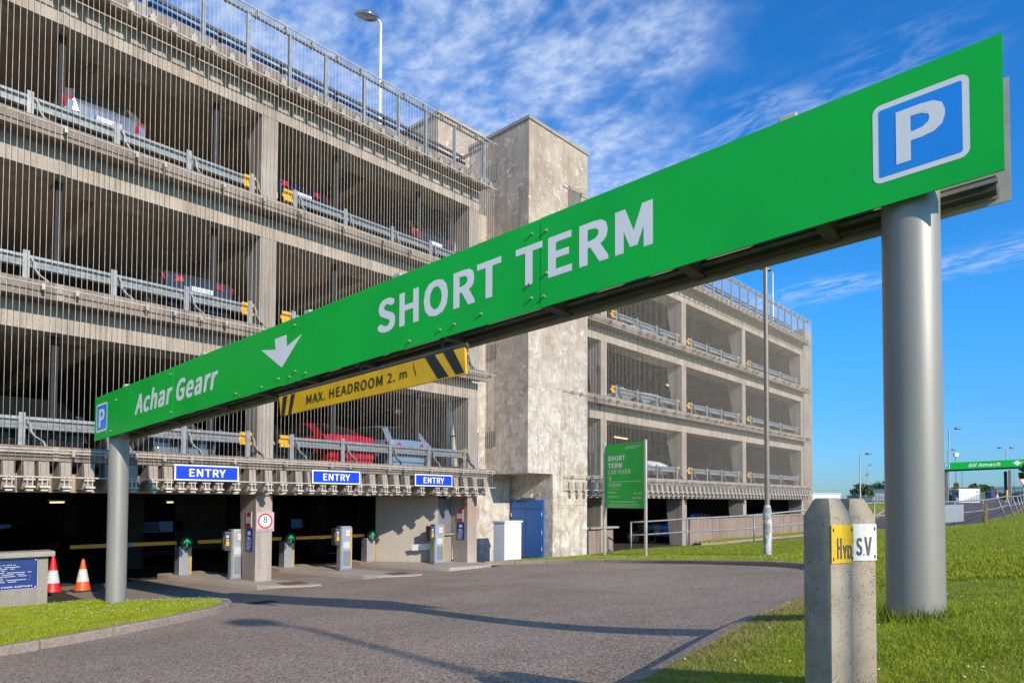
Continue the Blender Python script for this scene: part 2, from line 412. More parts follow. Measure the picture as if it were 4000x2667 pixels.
# ------------------------------------------------------------------ lettering (flat print, real outlines)
FONT = None
try: FONT = bpy.data.fonts.load(os.path.join(bpy.utils.resource_path('LOCAL'), 'datafiles', 'fonts', 'Noto Sans CJK Regular.woff2'))
except Exception: FONT = None
PEND = []
def text(parent, txt, o, u, v, w, h, mat, bold=0, shear=0, raise_=.0012, name='lettering', lines=False):
    """text filling a w x h box whose lower left corner is o, along u, up v"""
    cu = bpy.data.curves.new('lettering', 'FONT'); cu.body = txt
    if FONT: cu.font = FONT
    cu.fill_mode = 'FRONT'; cu.resolution_u = 3; cu.shear = shear; cu.space_line = 1.1; cu.space_character = 1.05
    t = bpy.data.objects.new('lettering', cu); t['bold'] = float(bold); COL.objects.link(t)
    PEND.append((t, parent, Vector(o), Vector(u), Vector(v), w, h, mat, raise_, name))
def flush_text():
    bpy.context.view_layer.update()
    dg = bpy.context.evaluated_depsgraph_get()
    for t, parent, o, u, v, w, h, mat, rz, name in PEND:
        me = bpy.data.meshes.new_from_object(t.evaluated_get(dg))
        n = u.cross(v).normalized()
        co = np.empty(len(me.vertices) * 3); me.vertices.foreach_get('co', co); co = co.reshape(-1, 3)
        bold = t['bold'] * (max(co[:, 1].max() - co[:, 1].min(), 1e-6) / .73 / (1 + 1.3 * t.data.body.count('\n')) if len(co) else 1); faces = [tuple(p.vertices) for p in me.polygons]
        if len(co):
            # heavier strokes: the same outlines shifted a little, each a hair above the last
            sh = [(0, 0)] if bold <= 0 else [(i * bold, j * bold * .7) for i in (-1, 0, 1) for j in (-1, 1)] + [(-bold, 0), (bold, 0)]
            C = np.concatenate([co[:, :2] + np.array(d) for d in sh]); lift = np.concatenate([np.full(len(co), k * .00012) for k in range(len(sh))])
            faces = [tuple(i + k * len(co) for i in f) for k in range(len(sh)) for f in faces]
            a, b = C.min(0), C.max(0); st = (C - a) / np.maximum(b - a, 1e-6)
            off = Vector(ORG.get(parent.name, (0, 0, 0)))
            base_ = np.array(o - off + n * rz)
            P = base_ + st[:, :1] * w * np.array(u) + st[:, 1:] * h * np.array(v) + lift[:, None] * np.array(n)
            bpy.data.meshes.remove(me); me = bpy.data.meshes.new('lettering'); me.from_pydata(P.tolist(), [], faces); me.update()
        me.materials.clear(); me.materials.append(mp(mat))
        x = bpy.data.objects.new(name, me); COL.objects.link(x); x.parent = parent; ORG[x.name] = ORG.get(parent.name, (0, 0, 0))
        cu = t.data; bpy.data.objects.remove(t); bpy.data.curves.remove(cu)
    PEND.clear()

# ------------------------------------------------------------------ terrain
def plane_z(x, y): return .068 * max(0.0, -y - .5)
CP = [(x, y, plane_z(x, y)) for x in (-30, -14, -4, 3, 9, 13) for y in (0, -3, -6, -9, -12.6)]
CP += [(x, 2, -.0) for x in (-20, 0, 10, 20, 30, 44)]
CP += [(15.2, -.2, .02), (16.6, -3.3, .2), (16.3, -6.8, .42), (15.3, -9.6, .62), (13.9, -10.9, .72), (11, -12.3, .80),
       (4.81, -14.49, 1.30), (3.1, -14.7, 1.22), (1, -14.6, 1.22), (0, -15.5, 1.28), (8, -14.4, 1.26), (12, -14, 1.18), (6, -18, 1.5), (0, -20, 1.5),
       (-8, -14.5, 1.2), (-20, -15, 1.2), (14, -20, 1.55), (22, -16, 1.4), (20.3, -1.2, -.02), (19.7, -3.4, .13), (22.1, -1.2, .12), (23.6, -2.8, .27), (25.4, -4.7, .42), (28.6, -8, .92),
       (34.6, -10.1, 1.0), (19.4, -7.6, .42), (25, 0, .03), (29, -1, .05), (35, -1, .05), (44, -1, .12), (35, -4.5, .5), (45, -6, .85),
       (62.6, -9.5, 1.6), (45, -10.5, 1.3), (64, -5, 1.85), (68, -8, 2.0), (80, -2, 2.0), (30, -12, 1.15), (40, -16, 1.5), (70, -20, 2.1),
       (100, 0, 2.1), (160, 40, 2.0), (160, -60, 2.4), (60, -60, 2.2), (60, 12, .9), (0, 40, -1.2), (30, 40, -1.2), (-40, 40, -1), (60, 60, 0), (-40, -40, 1.8), (20, -50, 1.9), (-20, 90, -1), (100, 90, 1), (300, 0, 2.0), (300, 200, 1.6), (300, -200, 2.2), (0, 300, 0), (-200, 0, 0), (0, -200, 2)]
cp = np.array(CP, float)
Dm = np.sqrt(((cp[:, None, :2] - cp[None, :, :2]) ** 2).sum(-1))
A = np.zeros((len(cp) + 3, len(cp) + 3)); A[:-3, :-3] = Dm - np.eye(len(cp)) * .02; A[:-3, -3] = 1; A[-3, :-3] = 1
A[:-3, -2:] = cp[:, :2]; A[-2:, :-3] = cp[:, :2].T
WT = np.linalg.solve(A, np.concatenate([cp[:, 2], [0, 0, 0]]))
def gz_arr(P):
    P = np.atleast_2d(np.asarray(P, float)); out = np.empty(len(P))
    for i in range(0, len(P), 20000):
        q = P[i:i + 20000, :2]
        out[i:i + 20000] = np.sqrt(((q[:, None] - cp[None, :, :2]) ** 2).sum(-1)) @ WT[:-3] + WT[-3] + q @ WT[-2:]
    return out
def gz(x, y): return float(gz_arr([(x, y)])[0])
def dense(poly, step):
    out = []
    for i, a in enumerate(poly):
        b = poly[(i + 1) % len(poly)]; n = max(1, int(math.dist(a, b) / step))
        out += [(a[0] + (b[0] - a[0]) * k / n, a[1] + (b[1] - a[1]) * k / n) for k in range(n)]
    return out
def inside(P, poly):
    P = np.asarray(P); x, y = P[:, 0], P[:, 1]; r = np.zeros(len(P), bool); n = len(poly)
    for i in range(n):
        x0, y0 = poly[i]; x1, y1 = poly[(i + 1) % n]
        c = ((y0 > y) != (y1 > y)); xi = (x1 - x0) * (y - y0) / ((y1 - y0) if y1 != y0 else 1e-9) + x0
        r ^= c & (x < xi)
    return r
def sheet(poly, step, off, skirt=0):
    b = dense(poly, step)
    xs = [p[0] for p in poly]; ys = [p[1] for p in poly]
    gx, gy = np.meshgrid(np.arange(min(xs), max(xs), step), np.arange(min(ys), max(ys), step))
    g = np.stack([gx.ravel(), gy.ravel()], 1); g = g[inside(g, poly)]
    n = len(b)
    pts = [Vector(p) for p in b] + [Vector((float(p[0]), float(p[1]))) for p in g]
    v, e, f, *_ = delaunay_2d_cdt(pts, [(i, (i + 1) % n) for i in range(n)], [], 1, 1e-4)
    z = gz_arr([(p.x, p.y) for p in v]) + (off if not callable(off) else np.array([off(p.x, p.y) for p in v]))
    mb = MB(); mb.add([(p.x, p.y, zz) for p, zz in zip(v, z)], [tuple(q) for q in f])
    mb.f = [q if (mb.v[q[1]][0] - mb.v[q[0]][0]) * (mb.v[q[2]][1] - mb.v[q[0]][1]) - (mb.v[q[1]][1] - mb.v[q[0]][1]) * (mb.v[q[2]][0] - mb.v[q[0]][0]) > 0 else q[::-1] for q in mb.f]
    if skirt:
        zz = gz_arr(b)
        vs = [(p[0], p[1], q + off) for p, q in zip(b, zz)] + [(p[0], p[1], q + off - skirt) for p, q in zip(b, zz)]
        mb.add(vs, [(i, (i + 1) % n, n + (i + 1) % n, n + i) for i in range(n)])
    return mb
def smooth_line(pts, it=2):
    for _ in range(it):
        q = [pts[0]]
        for a, b in zip(pts, pts[1:]): q += [(.75 * a[0] + .25 * b[0], .75 * a[1] + .25 * b[1]), (.25 * a[0] + .75 * b[0], .25 * a[1] + .75 * b[1])]
        pts = q + [pts[-1]]
    return pts
# kerb lines in plan (road side)
KL = smooth_line([(-8, -8.6), (-3, -8.0), (1.5, -6.65), (2.6, -6.2), (3.8, -5.55), (4.7, -4.75), (5.25, -3.9), (5.35, -3.2), (5.0, -2.5), (4.6, -2.0)], 2)
KR = smooth_line([(14.95, -.3), (15.6, -.9), (16.2, -1.9), (16.65, -3.3), (16.72, -5.0), (16.35, -6.8), (15.8, -8.5), (15.2, -9.7), (14.0, -10.9), (12.2, -12.0), (10.2, -12.56), (8.6, -12.74)], 2)
KN = [(8.6, -12.74), (5.4, -13.15), (3.67, -13.36), (0, -13.7), (-6, -14.0), (-14, -14.4)]
KN = smooth_line(KN, 1)
# base land
gs = []
def grid(x0, x1, y0, y1, n, m, off):
    gx, gy = np.meshgrid(np.linspace(x0, x1, n), np.linspace(y0, y1, m))
    P = np.stack([gx.ravel(), gy.ravel()], 1); z = gz_arr(P) + off
    near = np.exp(-((P[:, 0] - 10) ** 2 / 60 ** 2 + (P[:, 1] + 5) ** 2 / 40 ** 2))
    mb = MB(); mb.add([(p[0], p[1], q) for p, q in zip(P, z)], [(j * n + i, j * n + i + 1, (j + 1) * n + i + 1, (j + 1) * n + i) for j in range(m - 1) for i in range(n - 1)]); return mb
g = obj('ground', grid(-900, 1500, -900, 1100, 160, 140, -.55), 'hill_green', kind='structure', smooth='all', recalc=False)
lower_ground = sheet([(-30, -30), (130, -45), (130, 14), (46.5, 14), (46.5, .2), (20.3, .1), (14.9, 1.5), (-30, .2)], 1.3, -.16)
obj('verge_soil', lower_ground, 'soil', kind='structure', smooth='all', recalc=False)
road_poly = KL[::1] + [(4.5, -1.1), (14.95, -1.1)] + KR + KN[1:] + [(-20, -14.5), (-20, -8.6)]
road_poly = [p for i, p in enumerate(road_poly) if i == 0 or math.dist(p, road_poly[i - 1]) > 1e-3]
obj('road', sheet(road_poly, .55, 0.0), 'asphalt', kind='structure', smooth='all', recalc=False)
# concrete apron and floor inside
ap = MB(); ap.box(4.06, -1.1, -.3, 14.96, 3.2, .004)
obj('entrance_apron', ap, 'concrete_apron', kind='structure')
fl = MB(); fl.prism([(-8, 3.2, .0), (20, 3.2, .0), (20, 26, -.9), (-8, 26, -.9)], (0, 0, -.2)); fl.box(-8, .05, -.3, 4.06, 3.2, .0)
fl.prism([(20.2, .1, .03), (46, .1, .10), (46, 26, -.6), (20.2, 26, -.8)], (0, 0, -.2)); fl.box(14.96, 1.7, -.3, 20.19, 3.2, 0)
obj('garage_floor', fl, 'asphalt_shaded', kind='structure')
# verges
GH = .10
vl = [(p[0] - .16, p[1] + .02) if p[1] < -3 else (p[0] - .14, p[1] - .02) for p in KL]
verge_left = [p for p in vl] + [(4.05, -1.45), (3.9, -.62), (-8, -.62)]
obj('verge', sheet(verge_left, .45, GH), 'grass_turf', kind='structure', smooth='all', recalc=False)
def shift(line, d):
    out = []
    for i, p in enumerate(line):
        a = line[max(i - 1, 0)]; b = line[min(i + 1, len(line) - 1)]; t = Vector((b[0] - a[0], b[1] - a[1])).normalized()
        out.append((p[0] - t.y * d, p[1] + t.x * d))
    return out
RAIL = [(22.1, -1.2), (23.6, -2.8), (25.4, -4.7), (28.6, -8.0), (34.6, -10.1), (45, -10.6), (62, -9.8), (90, -9.0)]
RAILS = smooth_line(RAIL, 2)
vr = shift(KR + KN[1:], .14)
verge_right = [(20.35, -.6)] + [(22.0, -.95)] + [(p[0], p[1] - .05) for p in RAILS] + [(90, -40), (-14, -30)] + vr[::-1] + [(18.0, -.62)]
obj('verge_bank', sheet(verge_right, .8, GH), 'grass_turf', kind='structure', smooth='all', recalc=False)
# exit lane and far verge
FAR = smooth_line([(28.2, -1.0), (30, -1.9), (34, -3.0), (42, -2.8), (60, -1.0), (80, 3.0), (92, 6)], 2)
lane = [(22.2, .1)] + RAILS + [(92, 6)] + FAR[::-1][1:] + [(28.2, .1)]
obj('exit_lane', sheet(lane, .9, .0), 'asphalt_lane', kind='structure', smooth='all', recalc=False)
fv = [(p[0], p[1] + .16) for p in FAR] + [(92, 13), (46.5, 13), (46.5, -.2), (29.2, -.2)]
obj('verge_far', sheet(fv, .9, GH), 'grass_turf', kind='structure', smooth='all', recalc=False)
def strip(line, w, off, d0=0, dash=None):
    mb = MB(); a = shift(line, d0); b = shift(line, d0 + w); zz = gz_arr(a) + off; z2 = gz_arr(b) + off
    for i in range(len(line) - 1):
        if dash and (i % dash[1]) >= dash[0]: continue
        mb.add([(*a[i], zz[i]), (*a[i + 1], zz[i + 1]), (*b[i + 1], z2[i + 1]), (*b[i], z2[i])], [(0, 1, 2, 3)])
    return mb
def resample(line, step):
    out = [line[0]]; acc = 0
    for a, b in zip(line, line[1:]):
        L = math.dist(a, b); t = step - acc
        while t <= L:
            out.append((a[0] + (b[0] - a[0]) * t / L, a[1] + (b[1] - a[1]) * t / L)); t += step
        acc = L - (t - step)
    return out
RL = resample(RAILS, .5); FL = resample(FAR, .5)
ym = strip(RL[8:], .1, .012, .16); y2 = strip(RL[8:], .1, .012, .36); ym.add(y2.v, y2.f)
y3 = strip(FL, .1, .012, -.16); ym.add(y3.v, y3.f); y4 = strip(FL, .1, .012, -.36); ym.add(y4.v, y4.f)
obj('yellow_lines', ym, 'road_yellow', kind='structure', recalc=False)
mid = [((a[0] + b[0]) / 2, (a[1] + b[1]) / 2) for a, b in zip(resample(RAILS[10:], .5), resample(FAR[4:], .56))]
obj('lane_dashes', strip(mid, .12, .012, 0, (3, 9)), 'road_white', kind='structure', recalc=False)
# kerbs: one stone per object
def kerb(line, name, label, h=.11, w=.14, L=.92, skip=0, stuff=False, chamf=.02):
    t = bpy.data.objects.new(name, None); COL.objects.link(t); t['kind'] = 'structure'; t['label'] = label; ORG[t.name] = (0, 0, 0)
    pts = resample(line, L / 4); allm = MB()
    for i in range(0, len(pts) - 4, 4):
        seg = pts[i:i + 5]; o = shift(seg, w); mb = MB(); n = len(seg); jz = random.uniform(-.006, .006)
        # shrink ends for the joint
        def lerp(a, b, t_): return (a[0] + (b[0] - a[0]) * t_, a[1] + (b[1] - a[1]) * t_)
        g_ = .012 / (L / 4); s0 = [lerp(seg[0], seg[1], g_)] + seg[1:-1] + [lerp(seg[-1], seg[-2], g_)]
        o0 = [lerp(o[0], o[1], g_)] + o[1:-1] + [lerp(o[-1], o[-2], g_)]
        z = gz_arr(s0) + jz; zo = gz_arr(o0) + jz
        c0 = [lerp(a, b, .16) for a, b in zip(s0, o0)]
        vs = [(*p, q - .2) for p, q in zip(s0, z)] + [(*p, q + h - chamf) for p, q in zip(s0, z)] + [(*p, q + h) for p, q in zip(c0, z)] + [(*p, q + h + .002) for p, q in zip(o0, zo)] + [(*p, q - .2) for p, q in zip(o0, zo)]
        fs = []
        for r_ in range(4):
            for k in range(n - 1): fs.append((r_ * n + k, r_ * n + k + 1, (r_ + 1) * n + k + 1, (r_ + 1) * n + k))
        fs += [tuple(r_ * n for r_ in range(5)), tuple(r_ * n + n - 1 for r_ in range(5))[::-1]]
        mb.add(vs, fs); obj('kerb_stone', mb, 'concrete_kerb', t)
    return t
kerb(KL, 'kerb', 'curved concrete kerb round the grass island by the left gantry post')
kerb(KR, 'kerb', 'long curved concrete kerb along the grass in front of the tower', L=1.0)
kerb(KN, 'kerb', 'low near kerb at the edge of the grass bank', h=.105)
kerb([(p[0], p[1] - .02) for p in resample(FAR, 1)], 'kerb', 'pale kerb on the far side of the exit lane', L=1.4, w=-.0 + .16)

gx_, gy_ = 5.75, -4.0
gl = thing('drain_gully', 'small dark drain cover in the road by the tip of the grass island', 'drain', (gx_, gy_, gz(gx_, gy_)))
obj('frame', MB().box(gx_ - .24, gy_ - .2, gz(gx_, gy_) - .02, gx_ + .24, gy_ + .2, gz(gx_, gy_) + .008), 'frame_dark', gl)
for k in range(7): obj('grate_bar', MB().box(gx_ - .21 + k * .062, gy_ - .17, gz(gx_, gy_) + .0085, gx_ - .18 + k * .062, gy_ + .17, gz(gx_, gy_) + .014), 'rubber_black', gl)
# ------------------------------------------------------------------ car park building
Z1, ZS = 3.10, 3.125
BEAMB = [2.22, 5.37, 8.54, 11.58]           # undersides of the edge beams
LEDT = [3.09, 6.23, 9.35, 12.50]            # ledge tops = floor levels
LEDB = [2.81, 5.90, 9.05, 12.18]
def block(name, label, x0, x1, cols, xcap_l, open_left=False, fins=None, joints=(), posts_at=None):
    t = thing(name, label, 'car park', (0, 0, 0))
    gap = .004
    for i in range(4):
        # ledges as precast lengths
        x1e = min(x1, 44.22); js = [x0] + [j for j in joints if x0 < j < x1e] + [x1e]
        for a, b in zip(js, js[1:]):
            mb = MB(); pr = [(-.45, LEDB[i]), (-.45, LEDT[i]), (.02, LEDT[i]), (.02, LEDB[i] + .05), (-.3, LEDB[i] + .05), (-.34, LEDB[i])]
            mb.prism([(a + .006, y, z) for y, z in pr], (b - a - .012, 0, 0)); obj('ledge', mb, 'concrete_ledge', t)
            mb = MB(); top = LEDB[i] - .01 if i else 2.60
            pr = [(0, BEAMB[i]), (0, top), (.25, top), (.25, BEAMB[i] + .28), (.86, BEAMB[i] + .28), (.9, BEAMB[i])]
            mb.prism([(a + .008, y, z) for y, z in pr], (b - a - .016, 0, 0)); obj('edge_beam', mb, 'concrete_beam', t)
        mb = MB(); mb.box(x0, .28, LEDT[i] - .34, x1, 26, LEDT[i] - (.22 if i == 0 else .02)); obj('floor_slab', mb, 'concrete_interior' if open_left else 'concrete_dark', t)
        if i == 0: obj('soffit_shade_sheet', MB().box(x0 + .02, .92, LEDT[0] - .40, x1 - .02, 25.4, LEDT[0] - .345), 'concrete_dark', t)  # added dark sheet, paints the ground floor ceiling as if in deep shade
        # recess wall under the ledge (shadow gap)
        if i:
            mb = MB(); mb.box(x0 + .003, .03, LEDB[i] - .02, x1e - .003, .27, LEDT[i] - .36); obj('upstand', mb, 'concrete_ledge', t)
        mb = MB()
        for c in np.arange(cols[0] - 7 if open_left else cols[0], x1, 3.5): mb.box(c - .15, .91, BEAMB[i] + .1, c + .15, 25.5, LEDT[i] - .31)
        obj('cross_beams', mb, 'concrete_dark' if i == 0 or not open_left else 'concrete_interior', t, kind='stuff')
    zb = [(-.3, BEAMB[0])] + [(LEDT[i], BEAMB[i + 1]) for i in range(3)]
    for jx in (posts_at or ()):
        for k, (a, b) in enumerate(zb[1:]):
            obj('steel_post', MB().box(jx - .055, .36, a + .002, jx + .055, .5, b + .27), 'rubber_black', t)
    if posts_at:
        for k in range(1, 4):
            obj('joint_strip', MB().box(3.36 - .05, -.012, BEAMB[k] + .003, 3.36 + .05, -.002, LEDB[k] - .015), 'concrete_coping', t)
            obj('joint_strip', MB().box(3.30 - .05, -.462, LEDB[k - 1] + .003, 3.30 + .05, -.452, LEDT[k - 1] - .003), 'concrete_coping', t)
    for cx in cols:
        for k, (a, b) in enumerate(zb):
            e = .004; w = .42
            pr = [(0.003, a), (.003, b - e), (.86, b - e), (.86, b - .34), (.64 if k == 0 else .42, a)]
            if k: pr = [(.003, a + .003), (.003, b - e), (.84, b - e), (.8, b - .3), (.45, a + .003)]
            mb = MB(); mb.prism([(cx - w, y, z) for y, z in pr], (w, 0, 0)); obj('column', mb, 'concrete_column', t, bevel=.012)
    # inner columns, inner rows
    mb = MB()
    for yy in (9, 17):
        for cx in cols:
            mb.box(cx - .45, yy, -1, cx, yy + .5, 12.2)
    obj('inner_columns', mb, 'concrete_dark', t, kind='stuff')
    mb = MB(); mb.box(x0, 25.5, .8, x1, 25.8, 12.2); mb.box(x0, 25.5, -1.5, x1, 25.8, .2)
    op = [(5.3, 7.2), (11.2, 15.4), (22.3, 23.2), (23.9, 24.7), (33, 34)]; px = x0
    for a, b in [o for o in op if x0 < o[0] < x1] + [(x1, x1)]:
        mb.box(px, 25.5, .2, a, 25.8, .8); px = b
    if open_left: mb.box(x0, .95, -1.5, x0 + .3, 25.5, 12.2)  # unseen left end wall, added to keep daylight out of the interior
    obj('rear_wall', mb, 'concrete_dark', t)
    if open_left:
        mb = MB()
        for i in range(4): mb.box(x1 - .02, 8.11, LEDT[i] - .3, 20.21, 25.9, LEDT[i] - .02)
        mb.box(x1, 25.5, -1.5, 20.215, 25.8, 12.2); mb.prism([(x1, 8.1, -.3), (20.2, 8.1, -.3), (20.2, 26, -.9), (x1, 26, -.9)], (0, 0, -.2))
        obj('link_slab', mb, 'concrete_interior', t, kind='stuff')
    # hanging fins carrying the cable anchors
    proto = None; anch = None
    for fx_ in fins:
        if proto is None:
            mb = MB(); mb.prism([(-.085, -.02, 2.79), (-.085, -.56, 2.79), (-.085, -.60, 2.52), (-.085, -.46, 2.27), (-.085, -.02, 2.27)], (.17, 0, 0))
            proto = obj('hanger_fin', mb, 'concrete_fin', t, bevel=.008)
            mb = MB(); mb.tube([(-.03, -.62, 2.5), (-.03, -.62, 2.33)], .012, 6); mb.tube([(.05, -.62, 2.5), (.05, -.62, 2.33)], .012, 6)
            mb.box(-.07, -.65, 2.30, .09, -.46, 2.335); mb.box(-.05, -.64, 2.24, .06, -.5, 2.27); mb.box(-.09, -.615, 2.44, .09, -.59, 2.47)
            anch = obj('cable_anchor', mb, 'cable_steel', proto); proto.location = (fx_, 0, 0)
        else:
            c = proto.copy(); COL.objects.link(c); c.parent = t; c.location = (fx_, 0, 0); ORG[c.name] = (0, 0, 0)
            a = anch.copy(); COL.objects.link(a); a.parent = c
    return t
FX = [-1.2, -.8, -.4, 0, .4, .8, 1.2, 1.6, 2.0, 2.3, 2.55, 2.86, 3.09, 3.44, 3.83, 4.22, 4.61, 5.0, 5.29, 5.54, 5.78, 6.08, 6.36, 6.74, 7.13, 7.53, 7.9, 8.31, 8.63, 8.96, 9.27, 9.72, 10.04, 10.47, 10.88, 11.27, 11.65, 12.15, 12.73, 13.03, 13.49, 13.88, 14.29, 14.74]
LB = block('car_park_block', 'near concrete car park block with three open storeys behind steel cables above the entry lanes', -8, 14.95, [.93, 7.93, 14.93], None, True, FX, (-3.6, 3.36, 6.2, 10.4, 12.4), (3.42, 6.55, 9.85, 12.75))
FXR = [float(x) for x in np.arange(19.1, 44.0, .43)]
RB = block('car_park_block', 'far concrete car park block to the right of the stair tower', 20.22, 45.8, [22.2, 28.77, 35.46, 44.2], None, False, FXR, (25.4, 28.9, 32, 35.6, 39.8))
mb = MB(); mb.box(45.3, .9, 0, 45.79, 25.4, 13.2); mb.box(44.25, -.0, -.2, 45.79, .9, 13.35); obj('end_wall', mb, 'concrete_ledge', RB)
# --- cable nets
def cables(t, xs, z0, z1, y, stuff=False, r=.0046):
    net = obj('cable_net', MB().tube([(xs[0] - .2, y - .012, 2.5), (xs[-1] + .12, y - .012, 2.5)], .016, 6), 'cable_steel', t)
    for z in (2.96, 3.0 + .02, 6.10, 9.22, 12.15, 13.64):
        m2 = MB().tube([(xs[0] - .2, y - .012, z), (xs[-1] + .12, y - .012, z)], .013 if z < 12 else .018, 6); obj('tension_cable', m2, 'cable_steel', net)
    cl = MB()
    for z in (2.98, 6.10, 9.22):
        x = xs[0] + .3
        while x < xs[-1]:
            cl.box(x - .025, y - .03, z - .08, x + .025, -.44, z + .03); x += random.choice((.55, .95, 1.25))
    x = xs[0] + .1
    while x < xs[-1]:
        cl.box(x - .06, y - .02, 12.17, x + .06, -.44, 12.28); cl.box(x - .025, y - .02, 12.28, x + .025, -.44, 12.33); x += .42 if not stuff else .5
    x = xs[0] + .1
    while x < xs[-1]:
        cl.box(x - .012, y - .02, 13.5, x + .012, -.46, 13.66); x += .72
    obj('clamp', cl, 'clamp_steel', net, kind='stuff')
    if not stuff:
        me = None
        for i, x in enumerate(xs):
            if me is None:
                P = [(0, 0, z0 + (z1 - z0) * k / 4) for k in range(5)]
                c = obj('cable', MB().tube(P, r, 5), 'cable_steel', net, smooth='all'); me = c.data
            else:
                c = obj('cable', me, None, net)
            c.location = (x, y, 0)
    else:
        mb = MB()
        for x in xs: mb.tube([(x, y, z0), (x, y, z1)], r, 4)
        obj('cable', mb, 'cable_steel', net, kind='stuff')
cables(LB, [float(x) + random.uniform(-.006, .006) for x in np.arange(.5, 15.1, .0975)], 2.5, 13.64, -.6)
cables(RB, [float(x) for x in np.arange(18.9, 44.05, .0975)], 2.5, 13.64, -.6, True, .0042)
mb = MB()
for y in np.arange(-.6, 1.6, .0975): mb.tube([(44.1, y, 2.5), (44.1, y, 13.64)], .0042, 4)
obj('cable', mb, 'cable_steel', RB, kind='stuff')
# --- roof guard rail
def guard(label, xs, x0, x1, group):
    t = thing('guard_rail', label, 'guard rail', (x0, -.5, 12.5), 0, group)
    obj('top_rail', MB().tube([(x0, -.5, 13.55), (x1, -.5, 13.55)], .045, 10), 'galvanised', t, smooth=True)
    for x in xs:
        mb = MB(); mb.box(x - .035, -.54, 12.2, x + .035, -.46, 13.5); mb.box(x - .07, -.46, 12.2, x + .07, -.452, 12.5); obj('post', mb, 'galvanised', t)
GP = [-.5, .8, 2.0, 3.4, 4.65, 5.87, 6.9, 7.95, 8.95, 10.12, 11.26, 12.26, 13.39, 14.66]
guard('tubular guard rail along the roof of the near car park block', GP, -2, 14.75, 'roof guard rails')
guard('tubular guard rail along the roof of the far car park block', list(np.arange(21.2, 43.9, 1.04)), 20.3, 43.95, 'roof guard rails')
# --- crash barriers
def crash(x0, x1, posts, z, label, yend=(True, True), col='rail_galvanised', cap='buffer_yellow'):
    t = thing('crash_barrier', label, 'crash barrier', ((x0 + x1) / 2, .1, z), 0, 'crash barriers at the edges of the car park floors')
    prof = [(.10, .60), (.04, .585), (.035, .53), (.10, .50), (.105, .44), (.035, .41), (.04, .355), (.10, .34)]
    def wbeam(a, b, m, sc=1.0, name='rail'):
        mb = MB(); n = len(prof); pp = [(y * 1, .47 + (zz - .47) * sc) for y, zz in prof]
        vs = [(a, y, z + zz) for y, zz in pp] + [(b, y, z + zz) for y, zz in pp] + [(a, y + .012, z + zz) for y, zz in pp] + [(b, y + .012, z + zz) for y, zz in pp]
        fs = [(i, i + 1, n + i + 1, n + i) for i in range(n - 1)] + [(2 * n + i, 3 * n + i, 3 * n + i + 1, 2 * n + i + 1) for i in range(n - 1)]
        mb.add(vs, fs); obj(name, mb, m, t, recalc=False)
    a = x0 + (.3 if yend[0] else 0); b = x1 - (.3 if yend[1] else 0)
    wbeam(a, b, col)
    if yend[0]: wbeam(x0, a - .005, cap, 1.25, 'end_cap')
    if yend[1]: wbeam(b + .005, x1, cap, 1.25, 'end_cap')
    for px in posts:
        mb = MB(); mb.box(px - .055, .005, z, px + .055, .03, z + .66); mb.box(px - .09, -.02, z, px + .09, .1, z + .012)
        P = [(.0, .50), (.05, .40), (.06, .3), (.13, .2), (.26, .12), (.30, .02)]
        for (a0, h0), (a1, h1) in zip(P, P[1:]):
            mb.add([(px + .05 + a0, -.0, z + h0), (px + .05 + a1, -.0, z + h1), (px + .05 + a1, -.09, z + h1), (px + .05 + a0, -.09, z + h0),
                    (px + .09 + a0, -.0, z + h0), (px + .09 + a1, -.0, z + h1), (px + .09 + a1, -.09, z + h1), (px + .09 + a0, -.09, z + h0)],
                   [(0, 1, 2, 3), (4, 7, 6, 5), (3, 2, 6, 7), (0, 4, 5, 1)])
        obj('post', mb, 'galvanised', t)
lv = ['first', 'second', 'third']
for k in range(3):
    z = LEDT[k]
    crash(1.05, 7.4, [1.4, 2.84, 4.35, 5.81, 7.29], z, f'galvanised barrier left of the concrete column on the {lv[k]} floor of the near block', (False, True))
    crash(8.12, 14.6, [8.43, 9.92, 11.48, 12.91, 14.38], z, f'galvanised barrier right of the concrete column on the {lv[k]} floor of the near block')
    crash(22.6, 28.2, [22.9, 24.5, 26.1, 27.9], z, f'galvanised barrier nearest the tower on the {lv[k]} floor of the far block')
    crash(29.0, 34.8, [29.3, 30.9, 32.5, 34.5], z, f'galvanised barrier in the middle bay on the {lv[k]} floor of the far block')
    crash(35.8, 43.4, [36.1, 38.2, 40.4, 43.1], z, f'galvanised barrier in the end bay on the {lv[k]} floor of the far block')
def roof_crash(x0, x1, label):
    t = thing('crash_barrier', label, 'crash barrier', ((x0 + x1) / 2, .3, 12.6), 0, 'dark barriers on the roof deck')
    for zz in (13.28, 13.1): obj('rail', MB().box(x0, .3, zz, x1, .36, zz + .07), 'frame_dark', t)
    for x in np.arange(x0 + .6, x1, 1.6): obj('post', MB().box(x - .04, .37, 12.48, x + .04, .42, 13.34), 'rail_galvanised', t)
roof_crash(-2, 14.6, 'dark rails along the roof edge of the near block')
roof_crash(21, 43, 'dark rails along the roof edge of the far block')
mb = MB(); mb.box(14.0, -.1, 12.5, 14.35, .1, 12.72)
